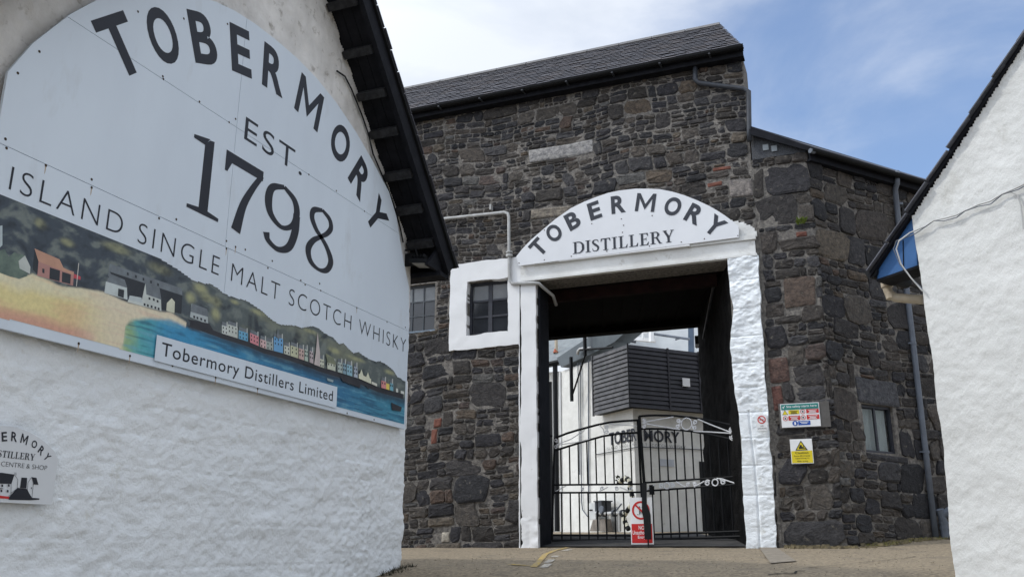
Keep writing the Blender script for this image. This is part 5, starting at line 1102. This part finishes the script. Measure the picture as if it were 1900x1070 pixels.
# louvred box
bxz0 = CRL.uv(1182, 751, .3)[1]; bxz1 = CRL.uv(1177, 632, .3)[1]; uL = CRL.uv(1098, 712, .30)[0]
cc2 = CC + CRL.n * .30 + CRR.n * .30
PL2 = Plane(cc2, CRL.u, CRL.n); PR2 = Plane(cc2, CRR.u, CRR.n); uL = PL2.uv(1099, 712)[0]; uR = PR2.uv(1312, 700)[0]; bxz0 = PL2.uv(1183, 751)[1]; bxz1 = PL2.uv(1177, 633)[1]
lv = thing('louvre_box', 'black slatted timber box wrapped round the corner of the white yard building', 'screen', cc2 + ZZ * bxz0)
mb = MB(); mb.box(PL2.p(.07, bxz0 + .02, -.06), PL2.u * (uL - .07), PL2.n * -.2, ZZ * (bxz1 - bxz0 - .04)); mb.box(PR2.p(.07, bxz0 + .02, -.06), PR2.u * (uR + .53), PR2.n * -.2, ZZ * (bxz1 - bxz0 - .04)); mb.build('backing', M_BLACK, lv)
M_SLAT = pm('lit_weathered_slat', (.115, .115, .120), (.050, .052, .058), 3, bump=.3, rough=.7, stretch=(1, 1, 1), spots=(2.2, .60, .78, (.07, .10, .085))); M_SLATD = pm('shaded_slat', (.034, .034, .043), (.02, .02, .026), 4, bump=.2, rough=.6)  # same slats in two tones: lit face painted paler, shaded face darker
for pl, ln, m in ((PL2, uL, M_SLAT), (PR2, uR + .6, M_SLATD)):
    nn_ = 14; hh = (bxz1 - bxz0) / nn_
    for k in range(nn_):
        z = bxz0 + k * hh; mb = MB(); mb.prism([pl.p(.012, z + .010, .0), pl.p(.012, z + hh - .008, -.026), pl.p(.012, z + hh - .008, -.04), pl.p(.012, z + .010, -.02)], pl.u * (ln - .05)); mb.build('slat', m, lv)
for pl, uu in ((PL2, uL - .03), (PR2, PR2.uv(1240, 700)[0]), (PR2, PR2.uv(1297, 700)[0])):
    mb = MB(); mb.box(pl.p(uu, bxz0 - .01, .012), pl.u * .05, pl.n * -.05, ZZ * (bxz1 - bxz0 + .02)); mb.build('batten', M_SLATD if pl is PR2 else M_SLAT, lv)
mb = MB(); mb.box(cc2 + ZZ * (bxz0 - .02) - CRL.u * .01 - CRR.u * .01, CRL.u * .025, CRR.u * .025, ZZ * (bxz1 - bxz0 + .04)); mb.build('corner_post', M_BLACK, lv)
mb = MB(); a = PR2.uv(1267, 716, .03); b = PR2.uv(1279, 702, .03); mb.prism(rect(PR2, a[0], a[1], b[0], b[1], .05), PR2.n * -.04); single(mb, 'white_plate', M_PWHITE, 'small blank white plate fixed on the dark slats of the yard box', 'plate')
# yard lettering
mb = MB(); a = CRL.uv(1130, 826, .02); b = CRL.uv(1181.5, 793, .02); za = CRL.uv(1137, 825, .02)[1]; zb_ = CRL.uv(1133, 802, .02)[1]
put_text(mb, 'TOBER', CRL, a[0], za, CRL.uv(1181, 805, .02)[0], zb_, .02, .02); a = CRR.uv(1195, 806, .02)[0]; b = CRR.uv(1261, 806, .02)[0]; put_text(mb, 'MORY', CRR, a, CRR.uv(1196, 818, .02)[1], b, CRR.uv(1196, 796.5, .02)[1], .02, .02)
mb.build('lettering', M_INK, cy)
mb = MB(); z0_ = CRL.uv(1126, 835, .02)[1]; z1_ = CRL.uv(1126, 829.5, .02)[1]; put_text(mb, 'ISLAND SINGLE MA', CRL, CRL.uv(1125.5, 832, .02)[0], z0_, CRL.uv(1181, 826, .02)[0], z1_, .02, -.012, 1.2); put_text(mb, 'LT SCOTCH WHISKY', CRR, CRR.uv(1193, 826, .02)[0], z0_, CRR.uv(1272, 826, .02)[0], z1_, .02, -.012, 1.2); mb.build('lettering', pm('grey_lettering', (.10, .11, .12), None, 5), cy)
mb = MB(); px_tube(mb, CRL, [(1106, 842.6), (1184, 828.5)], .012, .03); px_tube(mb, CRR, [(1184, 828.5), (1307, 834)], .012, .03); mb.build('ledge_wire', M_IRON, cy)
mb = MB(); a = CRR.uv(1305, 990, .01); b = CRR.uv(1330, 857, .01); mb.prism(rect(CRR, a[0], 1.9, a[0] + 1.0, b[1], .012), CRR.n * -.01); mb.build('doorway', M_BLACK, cy)
mb = MB(); mb.prism(rect(CRR, CRR.uv(1225, 865, .02)[0], CRR.uv(1226, 864, .02)[1], CRR.uv(1251, 862, .02)[0], CRR.uv(1226, 851, .02)[1], .02), CRR.n * -.01); single(mb, 'wall_notice', pm('pale_notice', (.50, .53, .58), None, 4), 'pale blue grey notice on the shaded yard wall behind the gate bars', 'notice')
mb = MB(); px_tube(mb, CRL, [(1092, 668), (1092.5, 960)], .02, .04); px_tube(mb, CRL, [(1072, 672), (1076, 880)], .012, .03); px_tube(mb, CRL, [(1077, 672), (1079, 930), (1081, 945), (1090, 957)], .016, .05); mb.build('wall_pipes', M_GREYPIPE, cy)
mb = MB(); px_tube(mb, CRL, [(1039.5, 690), (1042, 985)], .03, .03); mb.build('corner_strip', M_PWHITE, cy)
# sign bracket frame
mb = MB()
for pts, r in (([(1059.5, 662), (1061, 744)], .055), ([(1062, 733), (1087, 656)], .03), ([(1084.5, 600), (1085.5, 660)], .055), ([(1076, 649), (1137, 644)], .03)): px_tube(mb, CRL, pts, r, .30, 4)
single(mb, 'black_bracket', M_BLACK, 'black steel bracket frame with a diagonal stay on the white yard building', 'bracket')
mb = MB(); px_tube(mb, CRL, [(1072, 658), (1072.5, 651), (1076, 647.5), (1082, 646.5), (1096, 645.5)], .045, .22, 8); single(mb, 'bent_pipe', M_LGREY, 'white pipe with a tight bend above the black bracket', 'pipe', smooth=True)
# far buildings
FP = Plane((0, 30, 0), (1, 0, 0), (0, -1, 0))
fb = thing('far_white_building', 'far white building with a grey slate roof seen at the edge of the passage', 'building', FP.hit(1028, 985))
def fz(px, py): return FP.uv(px, py)
e = fz(1020, 690)
mb = MB(); mb.prism([FP.p(fz(960, 900)[0], 1.8), FP.p(fz(1060, 900)[0], 1.8), FP.p(fz(1060, 900)[0], e[1]), FP.p(fz(960, 900)[0], e[1])], (0, 4, 0)); mb.build('wall', M_YARD, fb)
mb = MB(); a = fz(955, 684); mb.prism([FP.p(a[0], e[1] - .02, .15), FP.p(fz(1075, 800)[0], e[1] + .25, .15), Vector((FP.p(fz(1120, 800)[0], 0).x, 33.5, e[1] + 3.2)), Vector((FP.p(a[0], 0).x, 33.5, e[1] + 2.8))], (0, 0, .1)); mb.build('roof', pm('pale_slate', (.21, .235, .24), (.14, .155, .165), 5, bump=.4, bscale=20, rough=.6), fb)
mb = MB(); px_tube(mb, FP, [(990, 682), (1036, 671)], .09, .3); mb.build('gutter', M_BLACK, fb)
mb = MB(); px_tube(mb, FP, [(1030, 676), (1034, 985)], .09, .25); mb.build('downpipe', M_BLACK, fb)
mb = MB(); mb.prism(rect(FP, fz(1008, 900)[0], 2.0, fz(1026, 900)[0], fz(1020, 708)[1], .02), (0, .05, 0)); mb.build('doorway', M_BLACK, fb)
FV = Plane((0, 30.6, 0), (1, 0, 0), (0, -1, 0)); mb = MB(); px_tube(mb, FV, [(1032.5, 655), (1031.5, 618)], .06, .0, 8); o = single(mb, 'vent_pipe', M_BEIGE, 'cream vent pipe with an orange collar rising from the far slate roof', 'pipe')
mb = MB(); c_ = FV.hit(1031, 650); mb.tube([c_ - ZZ * .08, c_ + ZZ * .07], [.10, .05], 10); mb.build('orange_collar', pm('orange_rubber', (.36, .09, .04), None, 6), o)
# grey verge roof of the yard building, and the bright metal roofs behind it
mb = MB(); GV = Plane(CC + CRL.n * .12, CRL.u, CRL.n); mb.prism([GV.hit(*q) for q in ((1033, 664), (1112, 612), (1165, 612), (1140, 634), (1098, 656), (1041, 681))], CRL.n * -.5); mb.build('grey_roof_edge', pm('lead_grey', (.085, .105, .115), (.065, .08, .09), 4, rough=.5), cy)
RB2 = Plane((0, 34, 0), (1, 0, 0), (0, -1, 0))
t = thing('metal_roof_shed', 'pale metal roofed shed rising behind the black louvred box', 'building', RB2.hit(1220, 980))
mb = MB(); mb.prism([RB2.hit(*q) for q in ((1120, 700), (1340, 700), (1340, 560), (1120, 560))], (0, 3, 0)); mb.build('wall', pm('pale_cladding', (.62, .66, .69), (.54, .58, .61), 2, rough=.5), t)
QB = Plane((0, 29, 0), (1, 0, 0), (0, -1, 0))
mb = MB(); mb.prism([QB.hit(*q) for q in ((1110, 616), (1215, 628), (1215, 634), (1110, 625))], (0, .15, 0)); mb.build('white_fascia', M_PWHITE, t)
mb = MB(); px_tube(mb, QB, [(1110, 624), (1180, 634)], .05, .1); mb.build('dark_gutter', M_IRON, t)
mb = MB(); px_tube(mb, QB, [(1193, 628), (1193, 606)], .045, .2); px_tube(mb, QB, [(1209, 634), (1209, 606)], .10, .2); px_tube(mb, QB, [(1195, 618), (1209, 613)], .035, .2); mb.build('white_pipework', M_PWHITE, t)
mb = MB(); px_tube(mb, QB, [(1211, 619), (1280, 629)], .045, .2); px_tube(mb, QB, [(1253, 630), (1265, 626)], .03, .2); mb.build('grey_pipe', M_GREYPIPE, t)
mb = MB(); mb.prism([QB.hit(*q) for q in ((1277, 660), (1287, 660), (1285, 590), (1276.5, 590))], (0, .2, 0)); mb.build('blue_grey_column', pm('blue_grey_steel', (.07, .105, .16), None, 4, rough=.5), t)
PQ = Plane((0, 18.6, 0), (1, 0, 0), (0, -1, 0)); 
mb = MB(); mb.box(PQ.hit(1290, 644), (.16, 0, 0), (0, .1, 0), (0, 0, .25)); single(mb, 'junction_box', M_BLACK, 'black junction box at the rear right edge of the passage', 'box')
mb = MB(); mb.box(PQ.hit(1291, 643, .03), (.09, 0, 0), (0, .02, 0), (0, 0, .06)); mb.box(PQ.hit(1299, 632, .03), (.035, 0, 0), (0, .02, 0), (0, 0, .07)); single(mb, 'alarm_plate', M_PWHITE, 'white labels on the black junction box', 'plate')
# services by the yard wall
YP = Plane(CC + CRL.n * .35, CRL.u, CRL.n)
mb = MB(); a = YP.uv(1092, 963); b = YP.uv(1104.5, 932); mb.prism(rect(YP, a[0], a[1], b[0], b[1], 0), YP.n * -.3); o = single(mb, 'meter_box', pm('pale_box', (.60, .62, .62), None, 4), 'pale grey meter box on the yard wall behind the gate bars', 'box')
mb = MB(); px_tube(mb, YP, [(1094, 945.5), (1099, 945.5)], .02, .01, 4); mb.build('box_label', M_PBLACK, o)
mb = MB(); a = YP.uv(1110, 953); b = YP.uv(1122, 930); mb.prism(rect(YP, a[0], a[1], b[0], b[1], .1), YP.n * -.3); mb.box(YP.p(a[0] + .03, b[1], .12), YP.u * (b[0] - a[0] - .06), YP.n * -.35, ZZ * .03); single(mb, 'control_box', M_IRON, 'dark lidded control box beside the pale meter box in the yard', 'box')
vp = thing('valve_pipes', 'horizontal pale pipe with valves and a lever along the foot of the yard wall', 'pipework', YP.hit(1130, 985))
mb = MB(); px_tube(mb, YP, [(1106, 951), (1120, 952.5), (1158, 950.5)], .045, .25, 8); px_tube(mb, YP, [(1110, 951), (1110, 985)], .035, .25, 8); px_tube(mb, YP, [(1150, 951), (1150, 985)], .035, .25, 8); mb.build('pipe', M_LGREY, vp)
for x in (1112, 1121, 1140, 1155):
    mb = MB(); c_ = YP.hit(x, 951.5, .25); mb.tube([c_ - YP.u * .03, c_ + YP.u * .03], .09, 10); mb.build('flange', M_IRON, vp)
mb = MB(); px_tube(mb, YP, [(1143, 947), (1153, 934)], .02, .3); mb.build('lever', M_GREYPIPE, vp); mb = MB(); c_ = YP.hit(1116, 945, .3); mb.tube([c_ - YP.n * .02, c_ + YP.n * .02], .10, 12); mb.build('hand_wheel', M_GREYPIPE, vp)
mb = MB(); mb.prism([YP.hit(*q) for q in ((1094, 985), (1125, 985), (1122, 962), (1100, 964))], YP.n * -.2); single(mb, 'plinth_block', pm('stained_block', (.24, .21, .18), (.13, .115, .10), 6, bump=.5), 'stained low block under the meter box in the yard', 'block')
hz = thing('striped_hose', 'black and cream striped hose hanging in a loop against the yard wall', 'hose', YP.hit(1162, 985))
hp = [(1148, 896), (1152, 891), (1160, 887.5), (1167, 889), (1170, 897), (1168.5, 905), (1172, 915), (1174, 925), (1172, 936), (1163, 948), (1157, 957), (1160, 968), (1164, 977), (1168, 985)]
H3 = [Vector(YP.hit(x, y, .3)) for x, y in hp]; fine = []
for k in range(len(H3) - 1):
    for q in range(5): fine.append(H3[k].lerp(H3[k + 1], q / 5))
for par, m, nm in ((0, M_BLACK, 'black_band'), (1, pm('cream_band', (.62, .60, .48), None, 5), 'cream_band')):
    for k in range(0, len(fine) - 3, 3):
        if (k // 3) % 2 == par: mb = MB(); mb.tube(fine[k:k + 4], .06, 8); mb.build(nm, m, hz)
# ================================================================== plants, debris, marks
def leafy(name, label, cat, c, n, size, spread, m, seed, group=None):
    rnd = random.Random(seed); mb = MB()
    for k in range(n):
        o = Vector(c) + Vector((rnd.uniform(-1, 1) * spread, rnd.uniform(-.5, .5) * spread * .4, rnd.uniform(0, 1) * spread)); a = Vector((rnd.uniform(-1, 1), rnd.uniform(-1, 0), rnd.uniform(.2, 1))).normalized() * size * rnd.uniform(.6, 1.2); b = a.cross(Vector((rnd.uniform(-1, 1), 1, rnd.uniform(-1, 1)))).normalized() * size * .28
        mb.poly([o, o + a * .5 + b, o + a, o + a * .5 - b])
    return single(mb, name, m, label, cat, group)
M_LEAF = pm('wall_fern_green', (.16, .21, .03), (.08, .12, .02), 20, rough=.7); M_LEAFD = pm('dark_leaf', (.03, .045, .02), (.015, .025, .012), 12, rough=.7)
leafy('wall_fern', 'small bright green tuft growing from the annex wall joints', 'plant', FAC.hit(1487, 416, .07), 46, .07, .07, M_LEAF, 4)
0 and leafy('wall_plant', 'dark scrubby plant behind the gate bars on the yard wall', 'plant', YP.hit(1118, 899, .2), 22, .10, .14, M_LEAFD, 5)
leafy('yard_plant', 'dark plant at the hose loop on the yard wall', 'plant', YP.hit(1156, 897, .2), 26, .10, .15, M_LEAFD, 6)
rnd = random.Random(12); mb = MB()     # rubble and moss strip at the foot of the annex
for k in range(260):
    t = rnd.random(); 
    if rnd.random() < .35: p = Vector((-1.28 + rnd.random() * .85, 14 - rnd.uniform(.0, .22), 0))
    else: q = ANN.p(rnd.uniform(0, 2.6), 0, rnd.uniform(.02, .30)); p = Vector((q.x, q.y, 0))
    p.z = float(gz(p.x, p.y)) + .0; s = rnd.uniform(.015, .055); h = s * rnd.uniform(.4, .9)
    a = rnd.uniform(0, 3.1); ca, sa = math.cos(a) * s, math.sin(a) * s
    bq = [p + Vector((ca, sa, 0)), p + Vector((-sa, ca, 0)) * .7, p - Vector((ca, sa, 0)), p - Vector((-sa, ca, 0)) * .8]; mb.prism(bq, Vector((0, 0, h)))
o = mb.build('stone_debris', pm('debris', (.24, .20, .11), (.12, .10, .07), 12, bump=.5, rough=.95), None); o['kind'] = 'stuff'; o['label'] = 'loose mossy chippings along the foot of the annex wall'
mb = MB(); rnd = random.Random(13)
for k in range(900):
    q = ANN.p(rnd.uniform(.3, 2.5), 0, abs(rnd.gauss(.14, .08))); p = Vector((q.x, q.y, float(gz(q.x, q.y)) + .01)); a = Vector((rnd.uniform(-1, 1), rnd.uniform(-1, 1), rnd.uniform(.6, 1.6))).normalized() * rnd.uniform(.02, .05); b = Vector((a.y, -a.x, 0)).normalized() * .004
    mb.poly([p - b, p + b, p + a])
o = mb.build('moss_grass', pm('dry_moss', (.30, .27, .08), (.15, .15, .04), 9, rough=.9), None); o['kind'] = 'stuff'; o['label'] = 'thin dry grass and moss at the annex foot'
rnd = random.Random(41); mb = MB()
for k in range(900):
    x = rnd.uniform(-5.4, .6); y = rnd.uniform(8.8, 13.95); z = float(gz(x, y)) + .0; q = rnd.uniform(.003, .009) * (1.6 if rnd.random() < .05 else 1); a = rnd.uniform(0, 3.1); ca, sa = math.cos(a) * q, math.sin(a) * q
    p = Vector((x, y, z)); mb.prism([p + Vector((ca, sa, 0)), p + Vector((-sa, ca, 0)) * .8, p - Vector((ca, sa, 0)), p - Vector((-sa, ca, 0)) * .7], Vector((0, 0, q * .5 + .004)))
o = mb.build('ground_grit', pm('grit', (.42, .36, .27), (.22, .19, .145), 25, rough=.95), None); o['kind'] = 'stuff'; o['label'] = 'loose grit scattered over the worn yard surface'
M_YLINE = pm('worn_yellow_paint', (.52, .34, .04), (.34, .26, .11), 24, rough=.9, spots=(22, .46, .56, (.27, .225, .165))); M_WLINE = pm('worn_white_paint', (.60, .58, .53), (.36, .33, .28), 24, rough=.9, spots=(22, .48, .58, (.27, .225, .165)))
def gline(pts, wd, name, m):
    P_ = [ghit(*p) for p in pts]; mb = MB(); A = []; B = []
    F_ = []
    for k in range(len(P_) - 1):
        for q in range(6): F_.append(P_[k].lerp(P_[k + 1], q / 6))
    F_.append(P_[-1])
    for k, p in enumerate(F_):
        d = F_[min(k + 1, len(F_) - 1)] - F_[max(k - 1, 0)]; n = Vector((-d.y, d.x, 0)).normalized() * wd * .5
        for s_, arr in ((1, A), (-1, B)):
            v = p + n * s_; arr.append(Vector((v.x, v.y, float(gz(v.x, v.y)) + .007)))
    mb.quads(A, B, False); o = mb.build(name, m, None); o['kind'] = 'structure'; return o
gline([(1055, 1014.5), (1030, 1021), (1012, 1028), (1000, 1042), (990, 1052)], .075, 'yellow_line', M_YLINE)
gline([(996, 1050), (975, 1049), (946, 1047)], .10, 'yellow_line', M_YLINE)
for q in ([(1058, 1019), (1046, 1022)], [(1033, 1031), (1028, 1033)], [(1024, 1038), (1016, 1044)], [(1018, 1046), (1008, 1053)]): gline(q, .09, 'white_mark', M_WLINE)
M_CRACK = pm('crack_dirt', (.035, .032, .026), (.02, .02, .016), 12, rough=.95)
gline([(1425, 1066), (1450, 1064), (1475, 1064), (1478, 1060), (1494, 1059)], .025, 'ground_crack', M_CRACK)
gline([(1500, 1053), (1560, 1048), (1640, 1040), (1700, 1032)], .014, 'ground_crack', M_CRACK)
M_PATCH = pm('old_patch', (.27, .235, .19), (.17, .15, .12), 12, bump=.8, rough=.9)
gl = [ghit(*q) for q in ((1408, 1016), (1440, 1016), (1478, 1042), (1430, 1046))]; mb = MB(); mb.poly([(p.x, p.y, float(gz(p.x, p.y)) + .012) for p in gl]); o = mb.build('ground_patch', M_PATCH, None); o['kind'] = 'structure'
mb = MB(); rnd = random.Random(20)          # weeds and grit against the white gable foot
for k in range(170):
    y = rnd.uniform(8.7, 9.35); p = Vector((-4.97 + abs(rnd.gauss(0, .07)), y, 0)); p.z = float(gz(p.x, p.y)); a = Vector((rnd.uniform(-1, 1), rnd.uniform(-1, 1), rnd.uniform(.3, 1.4))).normalized() * rnd.uniform(.02, .08); b = Vector((a.y, -a.x, 0)).normalized() * .006; mb.poly([p - b, p + b, p + a])
o = mb.build('dead_weeds', pm('dead_weed', (.055, .05, .03), (.03, .03, .02), 9, rough=.9), None); o['kind'] = 'stuff'; o['label'] = 'dark dead weeds at the corner of the white gable'
#@@NEXT
